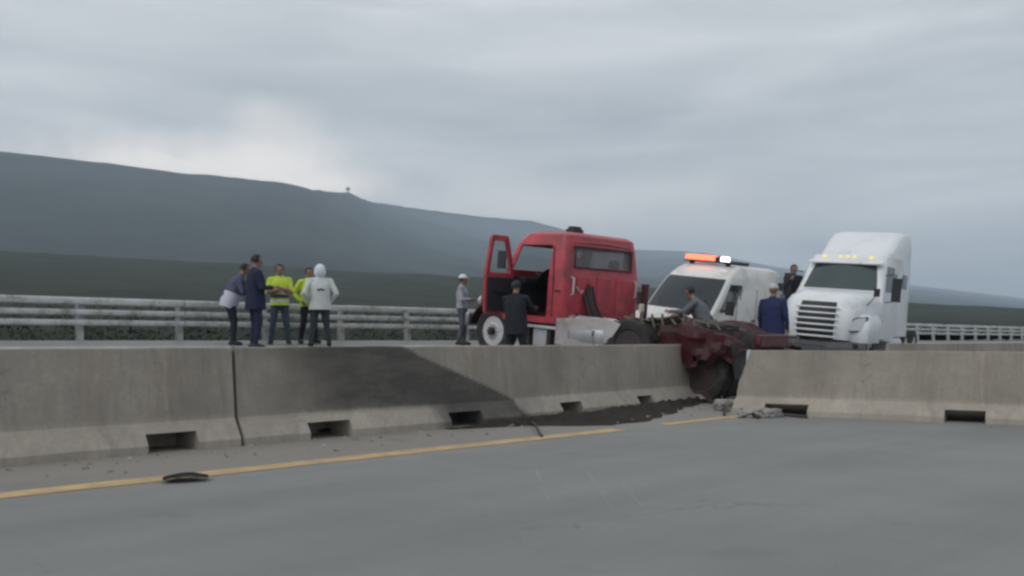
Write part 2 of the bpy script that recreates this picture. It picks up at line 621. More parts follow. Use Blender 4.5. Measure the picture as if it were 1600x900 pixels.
class ZLoft:
    """body built from level outlines; each level: z, x front, x back, half width front, half width back, front/back corner radius"""

    def __init__(self, levels, side, rear, front, na=4):
        self.lv, self.na = levels, na
        self.side, self.rear, self.front = side, rear, front
        ns, nr, nf = len(side), len(rear), len(front)
        self.iL = 0
        self.iB = ns + na - 1
        self.iR = self.iB + nr + na - 1
        self.iF = self.iR + ns + na - 1
        self.n = self.iF + nf + na - 1

    def ring(self, lv):
        z, xf, xb, wf, wb, rf, rb = lv[:7]
        na = self.na
        bow = lv[7] if len(lv) > 7 else 0.0
        P = []
        a0, a1 = xf - rf, xb + rb
        ww = lambda x: wb + (wf - wb) * max(0, min(1, (x - xb) / (xf - xb)))
        for t in self.side:
            x = a0 + (a1 - a0) * t
            P.append((x, ww(x)))
        for k in range(1, na):
            a = math.pi / 2 * k / na
            P.append((a1 - rb * math.sin(a), wb - rb + rb * math.cos(a)))
        for t in self.rear:
            P.append((xb, (wb - rb) * (1 - 2 * t)))
        for k in range(1, na):
            a = math.pi / 2 * k / na
            P.append((a1 - rb * math.cos(a), -(wb - rb + rb * math.sin(a))))
        for t in reversed(self.side):
            x = a0 + (a1 - a0) * t
            P.append((x, -ww(x)))
        for k in range(1, na):
            a = math.pi / 2 * k / na
            P.append((a0 + rf * math.sin(a), -(wf - rf + rf * math.cos(a))))
        for t in self.front:
            y = (wf - rf) * (2 * t - 1)
            P.append((xf + bow * (1 - (2 * t - 1) ** 2), y))
        for k in range(1, na):
            a = math.pi / 2 * k / na
            P.append((a0 + rf * math.cos(a), wf - rf + rf * math.sin(a)))
        return [Vector((x, y, z)) for x, y in P]

    def rng(self, s, k0, k1):
        b = {'L': self.iL, 'B': self.iB, 'F': self.iF}.get(s)
        if s == 'R':                      # same fractions as the left side, mirrored
            e = self.iR + len(self.side) - 1
            return [e - k - 1 for k in range(k0, k1)]
        return [b + k for k in range(k0, k1)]

    def build(self, name, m, parent, holes=(), thick=0.0, cap_top=True, cap_bot=True, dent=None, smooth=38):
        bm = bmesh.new()
        rings = []
        for lv in self.lv:
            ps = self.ring(lv)
            if dent:
                ps = [dent(p) for p in ps]
            rings.append([bm.verts.new(p) for p in ps])
        skip = set()
        for s, k0, k1, i0, i1 in holes:
            for i in range(i0, i1):
                for j in self.rng(s, k0, k1):
                    skip.add((i, j % self.n))
        for i in range(len(rings) - 1):
            for j in range(self.n):
                if (i, j) in skip:
                    continue
                j2 = (j + 1) % self.n
                bm.faces.new((rings[i][j], rings[i][j2], rings[i + 1][j2], rings[i + 1][j]))
        if cap_top:
            c = bm.verts.new(sum((v.co for v in rings[-1]), Vector()) / self.n + Vector((0, 0, 0.012)))
            for j in range(self.n):
                bm.faces.new((rings[-1][j], rings[-1][(j + 1) % self.n], c))
        if cap_bot:
            bm.faces.new(rings[0][::-1])
        bmesh.ops.recalc_face_normals(bm, faces=bm.faces)
        if thick:
            bmesh.ops.solidify(bm, geom=bm.faces[:], thickness=thick)
        return link(name, bm, m, parent, smooth=smooth, recalc=not thick)

    def patch(self, name, m, parent, s, k0, k1, i0, i1, inset=0.012, thick=0.008, shrink=0.0, dent=None):
        bm = bmesh.new()
        js = self.rng(s, k0, k1)
        js = sorted(js)
        js.append(js[-1] + 1)
        grid = []
        for i in range(i0, i1 + 1):
            r = self.ring(self.lv[i])
            grid.append([bm.verts.new(dent(r[j % self.n]) if dent else r[j % self.n]) for j in js])
        for a, b in zip(grid, grid[1:]):
            for k in range(len(js) - 1):
                bm.faces.new((a[k], a[k + 1], b[k + 1], b[k]))
        bm.normal_update()
        nrm = {v: v.normal.copy() for v in bm.verts}
        for v in bm.verts:
            v.co -= nrm[v] * inset
        if shrink:
            c = sum((v.co for v in bm.verts), Vector()) / len(bm.verts)
            for v in bm.verts:
                v.co = c + (v.co - c) * (1 - shrink)
        ex = bmesh.ops.extrude_face_region(bm, geom=bm.faces[:])
        for v in [g for g in ex['geom'] if isinstance(g, bmesh.types.BMVert)]:
            v.co -= (v.normal if v.normal.length > 0 else Vector((0, 0, 1))) * thick
        return link(name, bm, m, parent)


def make_wheel(r, w, parent, loc, rim_mat, name='wheel', dual=False, flip=1, lugs=10, hub_mat=None):
    """tyre as the part; rim, hub and nuts below it; outer face towards flip * y"""
    bm = bmesh.new()
    h = w / 2
    prof = [(r * 0.60, -h * 0.75), (r * 0.66, -h * 0.98), (r * 0.84, -h), (r * 0.955, -h * 0.90), (r * 0.985, -h * 0.72)]
    for k in (-0.45, 0.0, 0.45):
        prof += [(r * 0.998, h * (k - 0.16)), (r * 0.965, h * (k - 0.13)), (r * 0.965, h * (k - 0.05)), (r * 0.998, h * (k - 0.02))]
    prof += [(r * 0.985, h * 0.72), (r * 0.955, h * 0.90), (r * 0.84, h), (r * 0.66, h * 0.98), (r * 0.60, h * 0.75)]
    add_lathe(bm, prof, 36)
    if dual:
        add_lathe(bm, [(a, b - flip * (w * 1.12)) for a, b in prof], 36)
    t = link(name, bm, RUBBER, parent, smooth=30)
    t.location = loc
    bm = bmesh.new()
    f = flip
    if dual:     # deep dish
        pr = [(r * 0.61, f * h * 0.80), (r * 0.57, f * h * 0.82), (r * 0.53, f * h * 0.55), (r * 0.50, -f * h * 0.55), (r * 0.34, -f * h * 0.75), (r * 0.2, -f * h * 0.75), (0.0001, -f * h * 0.75)]
    else:
        pr = [(r * 0.61, f * h * 0.80), (r * 0.575, f * h * 0.84), (r * 0.545, f * h * 0.62), (r * 0.50, f * h * 0.50), (r * 0.42, f * h * 0.66), (r * 0.33, f * h * 0.88), (r * 0.2, f * h * 0.90), (0.0001, f * h * 0.90)]
    add_lathe(bm, pr, 36)
    rim = link('rim', bm, rim_mat, t, smooth=50)
    bm = bmesh.new()
    for k in range(8):
        a = 2 * math.pi * (k + 0.5) / 8
        y = f * h * (0.60 if not dual else -0.70)
        add_lathe(bm, [(r * 0.052, y - f * 0.01), (r * 0.052, y + f * 0.012), (0.0001, y + f * 0.012)], 10, 'Y',
                  (math.cos(a) * r * 0.445, 0, math.sin(a) * r * 0.445))
    link('hand_holes', bm, BLACK, t)
    bm = bmesh.new()
    y = f * h * (0.90 if not dual else -0.75)
    add_lathe(bm, [(r * 0.17, y), (r * 0.17, y + f * 0.05), (r * 0.13, y + f * 0.09), (0.0001, y + f * 0.10)], 20)
    link('hub', bm, hub_mat or BLACK, t)
    bm = bmesh.new()
    for k in range(lugs):
        a = 2 * math.pi * k / lugs
        add_lathe(bm, [(r * 0.032, y), (r * 0.032, y + f * 0.03), (0.0001, y + f * 0.035)], 6, 'Y',
                  (math.cos(a) * r * 0.265, 0, math.sin(a) * r * 0.265))
    link('lug_nuts', bm, STEEL, t)
    return t


def place(o, p, az, wheelbase=None, scale=1.0):
    """stand an object at ground point p heading to azimuth az, square to the ground under it"""
    h = Vector((math.sin(az), math.cos(az), 0))
    l = Vector((-h.y, h.x, 0))
    gz = lambda q: g_at(p2uv(q)[1])
    a, b = wheelbase or (1.6, -1.6)
    za, zb = gz(p + h * a), gz(p + h * b)
    fwd = (h * (a - b) + Vector((0, 0, za - zb))).normalized()
    lz, rz = gz(p + l * 0.9), gz(p - l * 0.9)
    left = (l * 1.8 + Vector((0, 0, lz - rz)))
    left = (left - fwd * left.dot(fwd)).normalized()
    upv = fwd.cross(left)
    m = Matrix((fwd, left, upv)).transposed().to_4x4()
    z = (za + (zb - za) * (a / (a - b)))
    m.translation = Vector((p.x, p.y, max(z, (lz + rz) / 2)))
    o.matrix_world = m @ Matrix.Scale(scale, 4)


# ------------------------------------------------------------------ terrain and roads
def px_interp(tab):
    xs, ys = zip(*tab)
    return lambda px: float(np.interp(px, xs, ys))


RIDGE = px_interp([(-900, 330), (-300, 335), (0, 298), (120, 285), (260, 267), (330, 258), (400, 254), (455, 245), (500, 235), (545, 231), (580, 217),
                   (650, 207), (720, 198), (760, 193), (830, 187), (880, 174), (985, 142), (1060, 140), (1100, 137), (1200, 117),
                   (1340, 96), (1600, 66), (2200, 40)])
FOOT = px_interp([(-900, 180), (0, 141), (260, 127), (480, 113), (700, 102), (1000, 85), (1340, 66), (1600, 52), (2200, 30)])
DIST = px_interp([(-900, 1700), (260, 1750), (480, 1850), (560, 2400), (650, 3400), (760, 4700), (900, 5300), (1100, 5600), (1600, 5700)])


def fbm(x, y, s, oct=5):
    return mnoise.fractal(Vector((x * s, y * s, 3.7)), 1.0, 2.1, oct)


FOOT_R = 520.0


def terrain_h(x, y):
    """height of the land beyond the guardrail"""
    Y = max(y, 1.0)
    r = math.hypot(x, y)
    px = max(-900, min(2200, 800 + FPX * x / Y)) if y > 1 else (-900 if x < 0 else 2200)
    cs = Y / r if y > 1 else 0.3
    cs = max(cs, 0.3)
    v = x * N.x + y * N.y
    base = float(np.interp(v, [18, 18.6, 22, 40], [1.04, 1.03, 0.45, 0.9]))
    t = max(0.0, min(1.0, (r - 25) / (FOOT_R - 25)))
    foot = FOOT(px) / FPX * FOOT_R * cs * (0.35 * t + 0.65 * t * t) * (1 + 0.02 * fbm(x, y, 0.02))
    foot += 0.5 * t * fbm(x, y, 0.03)
    Dm = DIST(px)
    s = max(0.0, min(1.0, (r - 650) / (Dm - 650)))
    top = (RIDGE(px) / FPX * Dm * cs) + EYE
    f_end = FOOT(px) / FPX * FOOT_R * cs
    mtn = (top - f_end) * (s ** 1.25)
    if r > 650:
        mtn += (1 - abs(2 * s - 1)) * (0.055 * top) * (fbm(x * 1.0, y, 0.0024, 6))
        mtn += 2.2 * fbm(x, y, 0.012, 4) * min(1, s * 3)
    if r > Dm:
        mtn -= (r - Dm) * 0.10
    return base + foot + mtn


def build_terrain():
    us = list(np.concatenate([-np.geomspace(5200, 60, 46), np.linspace(-50, 130, 46), np.geomspace(140, 5600, 56)]))
    vs = [18.0, 18.6, 20, 22, 26, 32, 40, 52, 68, 90, 118, 150, 190, 235, 285, 340, 400, 460, 520, 580, 650]
    vs += list(np.geomspace(700, 5200, 58))
    # a polar sheet: columns follow lines of sight so that the ridge keeps its outline
    bm = bmesh.new()
    azs = np.linspace(R(-62), R(43.0), 300)
    rs = list(np.concatenate([np.linspace(0, 1, 26) ** 2.2 * 600, np.linspace(640, 6200, 110)]))
    rows = []
    for a in azs:
        h = Vector((math.sin(a), math.cos(a), 0))
        k = h.dot(N)
        r0 = min(18.0 / max(k, 0.02), 430)
        col = []
        for r in rs:
            rr = r0 + r * (1 - r0 / 6600)
            x, y = h.x * rr, h.y * rr
            col.append(bm.verts.new((x, y, terrain_h(x, y))))
        rows.append(col)
    for a, b in zip(rows, rows[1:]):
        for j in range(len(rs) - 1):
            bm.faces.new((a[j], a[j + 1], b[j + 1], b[j]))
    m = bpy.data.materials.new("hillside")
    m.use_nodes = True
    nt = m.node_tree
    L = nt.links
    b = nt.nodes['Principled BSDF']
    b.inputs['Roughness'].default_value = 0.95
    b.inputs['Specular IOR Level'].default_value = 0.1
    tc = nt.nodes.new('ShaderNodeTexCoord')

    def nz(s, d=7, st=(1, 1, 1)):
        mp = nt.nodes.new('ShaderNodeMapping')
        mp.inputs['Scale'].default_value = st
        L.new(tc.outputs['Object'], mp.inputs[0])
        n = nt.nodes.new('ShaderNodeTexNoise')
        n.inputs['Scale'].default_value = s
        n.inputs['Detail'].default_value = d
        n.inputs['Roughness'].default_value = 0.65
        L.new(mp.outputs[0], n.inputs['Vector'])
        return n.outputs['Fac']

    def ramp(f, a, c, p0=0.35, p1=0.65):
        r = nt.nodes.new('ShaderNodeValToRGB')
        r.color_ramp.elements[0].position, r.color_ramp.elements[1].position = p0, p1
        r.color_ramp.elements[0].color, r.color_ramp.elements[1].color = (*a, 1), (*c, 1)
        L.new(f, r.inputs[0])
        return r.outputs[0]
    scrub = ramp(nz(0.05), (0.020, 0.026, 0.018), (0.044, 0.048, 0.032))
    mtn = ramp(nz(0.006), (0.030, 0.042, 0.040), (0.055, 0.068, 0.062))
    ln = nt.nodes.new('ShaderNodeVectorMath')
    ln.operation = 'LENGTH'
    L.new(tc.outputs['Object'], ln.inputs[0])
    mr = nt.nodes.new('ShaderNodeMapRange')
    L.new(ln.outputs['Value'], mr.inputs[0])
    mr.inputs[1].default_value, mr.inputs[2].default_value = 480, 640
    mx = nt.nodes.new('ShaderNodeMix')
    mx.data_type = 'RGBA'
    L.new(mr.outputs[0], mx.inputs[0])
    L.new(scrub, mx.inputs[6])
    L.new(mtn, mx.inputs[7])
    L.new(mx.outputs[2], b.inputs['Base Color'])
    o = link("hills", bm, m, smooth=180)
    o['kind'] = 'structure'
    return o


build_terrain()

GRASS = mat("dry_verge", (0.075, 0.072, 0.045), 0.95, var=0.4, scale=0.3)
gb = bmesh.new()
for q in ((-6400, -6400), (6400, -6400), (6400, 6400), (-6400, 6400)):
    gb.verts.new((*q, -0.25))
gb.faces.new(gb.verts[:])
tag(link("ground", gb, GRASS), kind='structure')

UL = list(np.linspace(-60, 60, 61)) + list(np.linspace(70, 900, 40))
sheet("road", UL, [-9.0, 0, 3.6, 7.0, 8.6, 9.95], lambda u, v: 0.0, ROAD)
sheet("median_slope", UL, [9.955, 10.35], lambda u, v: g_at(v), SOIL)
sheet("far_carriageway", UL, [10.355, 11.5, 12.8, 13.5, 14.2, 15.0, 15.6, 16.5, 17.5, 18.6, 22.0], lambda u, v: g_at(v), ROAD_FAR)


def line_sheet(name, v0, width, u0, u1, m, step=0.25, ragged=0.012, zoff=0.004):
    us = list(np.arange(u0, u1, step)) + [u1]
    bm = bmesh.new()
    prev = None
    for u in us:
        a = v0 + ragged * fbm(u, 1.3, 1.7, 3)
        c = v0 + width + ragged * fbm(u, 9.1, 1.7, 3)
        q = (bm.verts.new((u, a, g_at(a) + zoff)), bm.verts.new((u, c, g_at(c) + zoff)))
        if prev:
            bm.faces.new((prev[0], q[0], q[1], prev[1]))
        prev = q
    o = link(name, bm, m)
    o.rotation_euler.z = math.atan2(D.y, D.x)
    return tag(o, kind='structure')


line_sheet("yellow_line", 7.08, 0.27, -30, 8.75, YELLOW)
line_sheet("yellow_line", 7.14, 0.22, 9.7, 11.9, YELLOW, ragged=0.04)
line_sheet("yellow_line", 7.18, 0.17, 22.0, 300, YELLOW, step=3)
for k in (-4, -3, -2, 3, 4, 5, 6, 7, 8):
    line_sheet("lane_line", 3.55, 0.13, -5.0 + 14 * k, 0.0 + 14 * k, WHITE_LINE, step=0.5)
line_sheet("edge_line", 16.35, 0.14, -40, 300, WHITE_LINE, step=2)

# ------------------------------------------------------------------ concrete barriers
BH = 1.05
PROF = [(0.00, 0.0), (0.0, 0.04), (0.0, 0.08), (0.035, 0.13), (0.075, 0.19), (0.115, 0.245), (0.15, 0.295)]
PROF += [(0.15 + 0.075 * t, 0.295 + (BH - 0.31) * t) for t in np.linspace(0, 1, 26)[1:]]
PROF += [(0.24, BH), (0.36, BH), (0.375, BH - 0.015)]
PROF += [(0.375 + 0.075 * t, BH - 0.015 - (BH - 0.31) * t) for t in np.linspace(0, 1, 5)[1:]]
PROF += [(0.525, 0.19), (0.60, 0.08), (0.60, 0.0)]
NOTCH_H = 0.135


def notched(p):
    y, z = p
    if y < 0.3 and z < NOTCH_H:
        return (0.57, min(z, NOTCH_H - 0.004))
    return p


def barrier(p0, p1, label, notches, rub_shade=None, chip=None, group='concrete barriers along the median', wob=0.004):
    L_ = (p1 - p0).length
    stations = set(np.round(np.arange(0, L_, 0.04), 3)) | {L_}
    for a, b in notches:
        stations = {s for s in stations if min(abs(s - a), abs(s - b)) > 0.03}
    st = [(s, any(a < s < b for a, b in notches)) for s in stations]
    for a, b in notches:
        st += [(a, False), (a + 0.001, True), (b - 0.001, True), (b, False)]
    st.sort()
    bm = bmesh.new()
    lay = bm.verts.layers.float.new("rub_shade")
    rings = []
    for s, nt_ in st:
        ring = []
        for p in PROF:
            y, z = notched(p) if nt_ else p
            w = wob * fbm(s * 1.0 + p0.x * 3, z + p0.y * 2, 2.2, 4)
            x_, y_, z_ = s, y + w, z + (w if z > 0.02 else 0)
            if chip:
                x_, y_, z_ = chip(x_, y_, z_, L_)
            vtx = bm.verts.new((x_, y_, z_))
            vtx[lay] = rub_shade(s, z, L_) if (rub_shade and p[0] < 0.3) else 0.0
            ring.append(vtx)
        rings.append(ring)
    k = len(PROF)
    for a, b in zip(rings, rings[1:]):
        for j in range(k):
            j2 = (j + 1) % k
            bm.faces.new((a[j], b[j], b[j2], a[j2]))
    bm.faces.new(rings[0])
    bm.faces.new(rings[-1][::-1])
    o = link("concrete_barrier", bm, CONCRETE, smooth=25)
    o.location = p0
    d = p1 - p0
    o.rotation_euler.z = math.atan2(d.y, d.x)
    tag(o, label, 'concrete barrier', group)
    # parts: steel joint plates let into the top of both ends
    for x in (0.10, L_ - 0.10):
        b2 = bmesh.new()
        add_box(b2, (x, 0.30, BH - 0.15), (0.07, 0.13, 0.31))
        link("joint_plate", b2, STEEL, o, bevel=0.006)
    return o


def sstep(a, b, x):
    t = max(0.0, min(1.0, (x - a) / (b - a)))
    return t * t * (3 - 2 * t)


V_B = 8.85
U_J1, U_J2 = 4.50, 8.64


def rub_shade2(s, z, L_):
    u = U_J1 + 0.02 + s
    zb = float(np.interp(u, [6.0, 6.76, 7.1, 7.46, 8.08, 8.64], [1.5, 1.06, 0.90, 0.765, 0.53, 0.30]))
    zb += 0.008 * fbm(u, 0.4, 2.5, 3)
    k = sstep(0.02, -0.02, z - zb)
    left = sstep(4.55, 6.0, u + 0.5 * (z - 0.6) + 0.25 * fbm(u, z, 1.5, 4))
    toe = sstep(0.24, 0.34, z + 0.03 * fbm(u, 2.2, 2, 3))
    toe = max(toe, sstep(6.95, 7.5, u))
    return max(0.92 * k * (0.30 + 0.70 * left) * toe, 0.22 * sstep(0.28, 0.34, z))  # tyre rub, plus shade painted over the steep upper face


def face_shade1(s, z, L_):
    return 0.34 * sstep(0.28, 0.36, z) * (0.75 + 0.5 * fbm(s, z, 1.2, 4))  # shade painted into the upper face so the toe looks sky-lit


def face_shade4(s, z, L_):
    return 0.10 + 0.26 * sstep(0.28, 0.36, z)  # even tone, with the upper face coloured darker as painted shade


barrier(uv2p(0.40, V_B), uv2p(U_J1 - 0.02, V_B), "long grey concrete barrier at the far left, left of the first upright joint", [(0.95, 1.55), (3.10, 3.62)], face_shade1)
barrier(uv2p(U_J1 + 0.02, V_B), uv2p(U_J2 - 0.015, V_B), "concrete barrier with a broad black tyre rub sweeping down its face", [(0.80, 1.36), (2.86, 3.42)], rub_shade2)
b3a, b3b = uv2p(U_J2 + 0.02, V_B + 0.16), uv2p(13.70, V_B + 0.62)


def rub_shade3(s, z, L_):
    return 0.95 * sstep(0.25, 0.0, s - 0.25 + z * 1.3) * sstep(0.55, 0.2, z) + 0.20 * sstep(0.28, 0.36, z)  # rub at the left foot, then painted shade on the upper face


barrier(b3a, b3b, "clean pale concrete barrier in front of the red truck, its right end at the gap", [(1.10, 1.62), (3.18, 3.62)], rub_shade3)
b4a = at(1147, 13.7)
b4b = at(1660, 11.55)


def chip4(x, y, z, L_):
    # the broken left end slopes: the crest is shorter than the foot
    if x < 0.5:
        f = (1 - x / 0.5)
        x = x + f * (0.26 * max(0, (z - 0.55)) - 0.10 * (0.55 - min(z, 0.55))) + f * 0.02 * fbm(y * 9, z * 9, 1, 3)
    return x, y, z


b4 = barrier(b4a, b4b, "knocked askew concrete barrier at the right with a broken sloping end", [(0.45, 1.08), (2.9, 3.4)], face_shade4, chip4)
b4.rotation_euler = (R(-13), 0, b4.rotation_euler.z)
b4.location.z = 0.0
seg_labels = ["concrete barrier behind the askew one, first past the white truck's nose", "concrete barrier beside the white truck's drive wheels",
              "concrete barrier further along the median past the white truck", "farthest concrete barrier in view along the median at right"]
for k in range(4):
    barrier(uv2p(21.5 + 4.12 * k, V_B + 0.2), uv2p(21.5 + 4.12 * k + 4.08, V_B + 0.2), seg_labels[k], [(0.8, 1.35), (2.85, 3.4)], face_shade1)

# spill of dark soil swept out of the gap and round the foot of the barrier
def soil_spread():
    edge = [(7.2, 8.66, 8.80), (7.8, 8.50, 8.84), (8.3, 8.25, 8.90), (8.7, 7.88, 9.02), (9.1, 7.62, 9.08), (9.6, 7.60, 9.12), (10.2, 7.78, 9.18), (10.8, 8.02, 9.24), (11.4, 8.30, 9.29), (12.4, 8.78, 9.38), (13.4, 9.15, 9.5), (14.4, 9.30, 9.75)]
    path = [(a, (b + c) / 2, (c - b) / 2) for a, b, c in edge]
    us, cv, hw = zip(*path)
    bm = bmesh.new()
    rows = []
    n = 25
    for u in np.arange(us[0], us[-1], 0.07):
        c, h = float(np.interp(u, us, cv)), float(np.interp(u, us, hw))
        row = []
        for k in range(n):
            t = 2 * k / (n - 1) - 1
            wv = h * (1 + 0.16 * fbm(u, t, 2.2, 4)) * t
            z = 0.006 + 0.16 * (1 - t * t) ** 1.5 * (0.20 + 0.80 * max(0, min(1, (t + 0.7)))) * (0.6 + 0.5 * fbm(u * 3, t * 1.5, 1.6, 4)) * sstep(7.25, 8.6, u) if abs(t) < 0.99 else 0.001
            row.append(bm.verts.new((u, c + wv, max(0.003, z))))
        rows.append(row)
    for a, b in zip(rows, rows[1:]):
        for k in range(n - 1):
            bm.faces.new((a[k], b[k], b[k + 1], a[k + 1]))
    o = link("spilled_soil", bm, SOIL, smooth=60)
    o.rotation_euler.z = math.atan2(D.y, D.x)
    o['kind'] = 'stuff'
    tag(o, "dark soil swept along the foot of the barriers and out of the gap", 'soil')


soil_spread()

# ------------------------------------------------------------------ guardrail
def guardrail():
    root = empty("guardrail", uv2p(0, 17.5, 0), "galvanised three rail guardrail running behind the people and the red truck", 'guardrail')
    root.rotation_euler.z = math.atan2(D.y, D.x)
    zg = 1.12
    L_ = 3.81
    rails = []
    for zr in (0.335, 0.525, 0.735):
        hh = 0.066 if zr > 0.7 else 0.055
        bm = bmesh.new()
        pr = rpoly([(-0.075, -hh), (0.03, -hh), (0.03, hh), (-0.075, hh)], 0.035, 4)
        rows = [[bm.verts.new((x, y, zg + zr + z)) for y, z in pr] for x in (0.0, 0.5, L_ / 2, L_ - 0.5, L_ - 0.012)]
        for a, b in zip(rows, rows[1:]):
            for k in range(len(pr)):
                bm.faces.new((a[k], a[(k + 1) % len(pr)], b[(k + 1) % len(pr)], b[k]))
        bm.faces.new(rows[0])
        bm.faces.new(rows[-1][::-1])
        rails.append(link("rail", bm, GALV, root, smooth=50))
    bm = bmesh.new()
    for y in (-0.06, 0.06):
        add_box(bm, (0, 0.20 + y, zg + 0.30), (0.11, 0.008, 1.0))
    add_box(bm, (0, 0.20, zg + 0.30), (0.007, 0.12, 1.0))
    post = link("post", bm, GALV, root)
    bm = bmesh.new()
    add_box(bm, (0, 0.09, zg + 0.56), (0.10, 0.095, 0.40))
    block = link("spacer_block", bm, STEEL, root, bevel=0.006)
    first = True
    u = -19.05
    i = 0
    while u < 130:
        for ra in rails:
            bo = ra if first else ra.copy()
            if not first:
                COL.objects.link(bo)
            bo.location = (u, -0.004 * (i % 2), 0.004 * math.sin(i * 1.7))
        if u < 75:
            for q in (0.0, 1.905):
                for src, nm in ((post, 'post'), (block, 'spacer')):
                    po = src if (first and q == 0.0) else src.copy()
                    if not (first and q == 0.0):
                        COL.objects.link(po)
                    po.location = (u + q, 0, 0)
        first = False
        u += L_
        i += 1
    return root


guardrail()

# ------------------------------------------------------------------ scrub on the hillside and the tree on the ridge
def scrub():
    bm = bmesh.new()
    rnd = random.Random(3)
    for i in range(2600):
        a = rnd.uniform(R(-40), R(40))
        r = 24 + (rnd.random() ** 1.5) * 130
        x, y = math.sin(a) * r, math.cos(a) * r
        v = x * N.x + y * N.y
        if v < 20:
            continue
        z = terrain_h(x, y)
        s = rnd.uniform(0.18, 0.5) * (1 + r / 300)
        c = Vector((x, y, z + s * 0.15))
        for k in range(26 if r < 60 else 9 if r < 150 else 5):
            q = c + Vector((rnd.gauss(0, 0.6), rnd.gauss(0, 0.6), rnd.uniform(-0.2, 0.45))) * s
            w_ = s * (0.16 if r < 60 else 0.24 if r < 150 else 0.36)
            bm.faces.new([bm.verts.new(q + Vector((rnd.gauss(0, 1), rnd.gauss(0, 1), rnd.gauss(0, 0.8))) * w_) for _ in range(3)])
    m = mat("scrub_leaves", (0.050, 0.053, 0.036), 0.95, var=0.25, scale=0.25, spec=0.1)
    o = link("scrub", bm, m, smooth=0, recalc=False)
    tag(o, "low dark olive scrub covering the slope beyond the guardrail", 'scrub', kind='stuff')


scrub()


def ridge_tree():
    px, dd = 544, 1840.0
    p = at(px, dd)
    a = math.atan2(p.x, p.y)
    rr = DIST(px) - 6
    p = Vector((math.sin(a) * rr, math.cos(a) * rr, 0))
    p.z = terrain_h(p.x, p.y) - 1.0
    root = empty("tree", p, "lone tree standing on the skyline of the mountain ridge", 'tree')
    bm = bmesh.new()
    add_tube(bm, [(0, 0, 0), (0.3, 0, 4), (0, 0.2, 9)], [0.7, 0.5, 0.2], 8)
    for k in range(5):
        b = k * 1.3
        add_tube(bm, [(0.2, 0, 4 + k * 0.7), (math.cos(b) * 3.4, math.sin(b) * 3.4, 7.2 + k * 0.7)], [0.25, 0.08], 5)
    link("trunk", bm, mat("bark", (0.06, 0.05, 0.04), 0.9), root)
    bm = bmesh.new()
    rnd = random.Random(11)
    for k in range(700):
        d = Vector((rnd.gauss(0, 1), rnd.gauss(0, 1), rnd.gauss(0, 1))).normalized() * (rnd.random() ** 0.4)
        q = Vector((d.x * 6.5, d.y * 6.5, 8.5 + d.z * 4.0))
        if fbm(q.x, q.y + q.z, 0.4, 3) < -0.15:
            continue
        bm.faces.new([bm.verts.new(q + Vector((rnd.gauss(0, 1), rnd.gauss(0, 1), rnd.gauss(0, 1))) * 0.7) for _ in range(3)])
    link("crown", bm, mat("ridge_leaves", (0.04, 0.05, 0.035), 0.95), root, smooth=0, recalc=False)


ridge_tree()

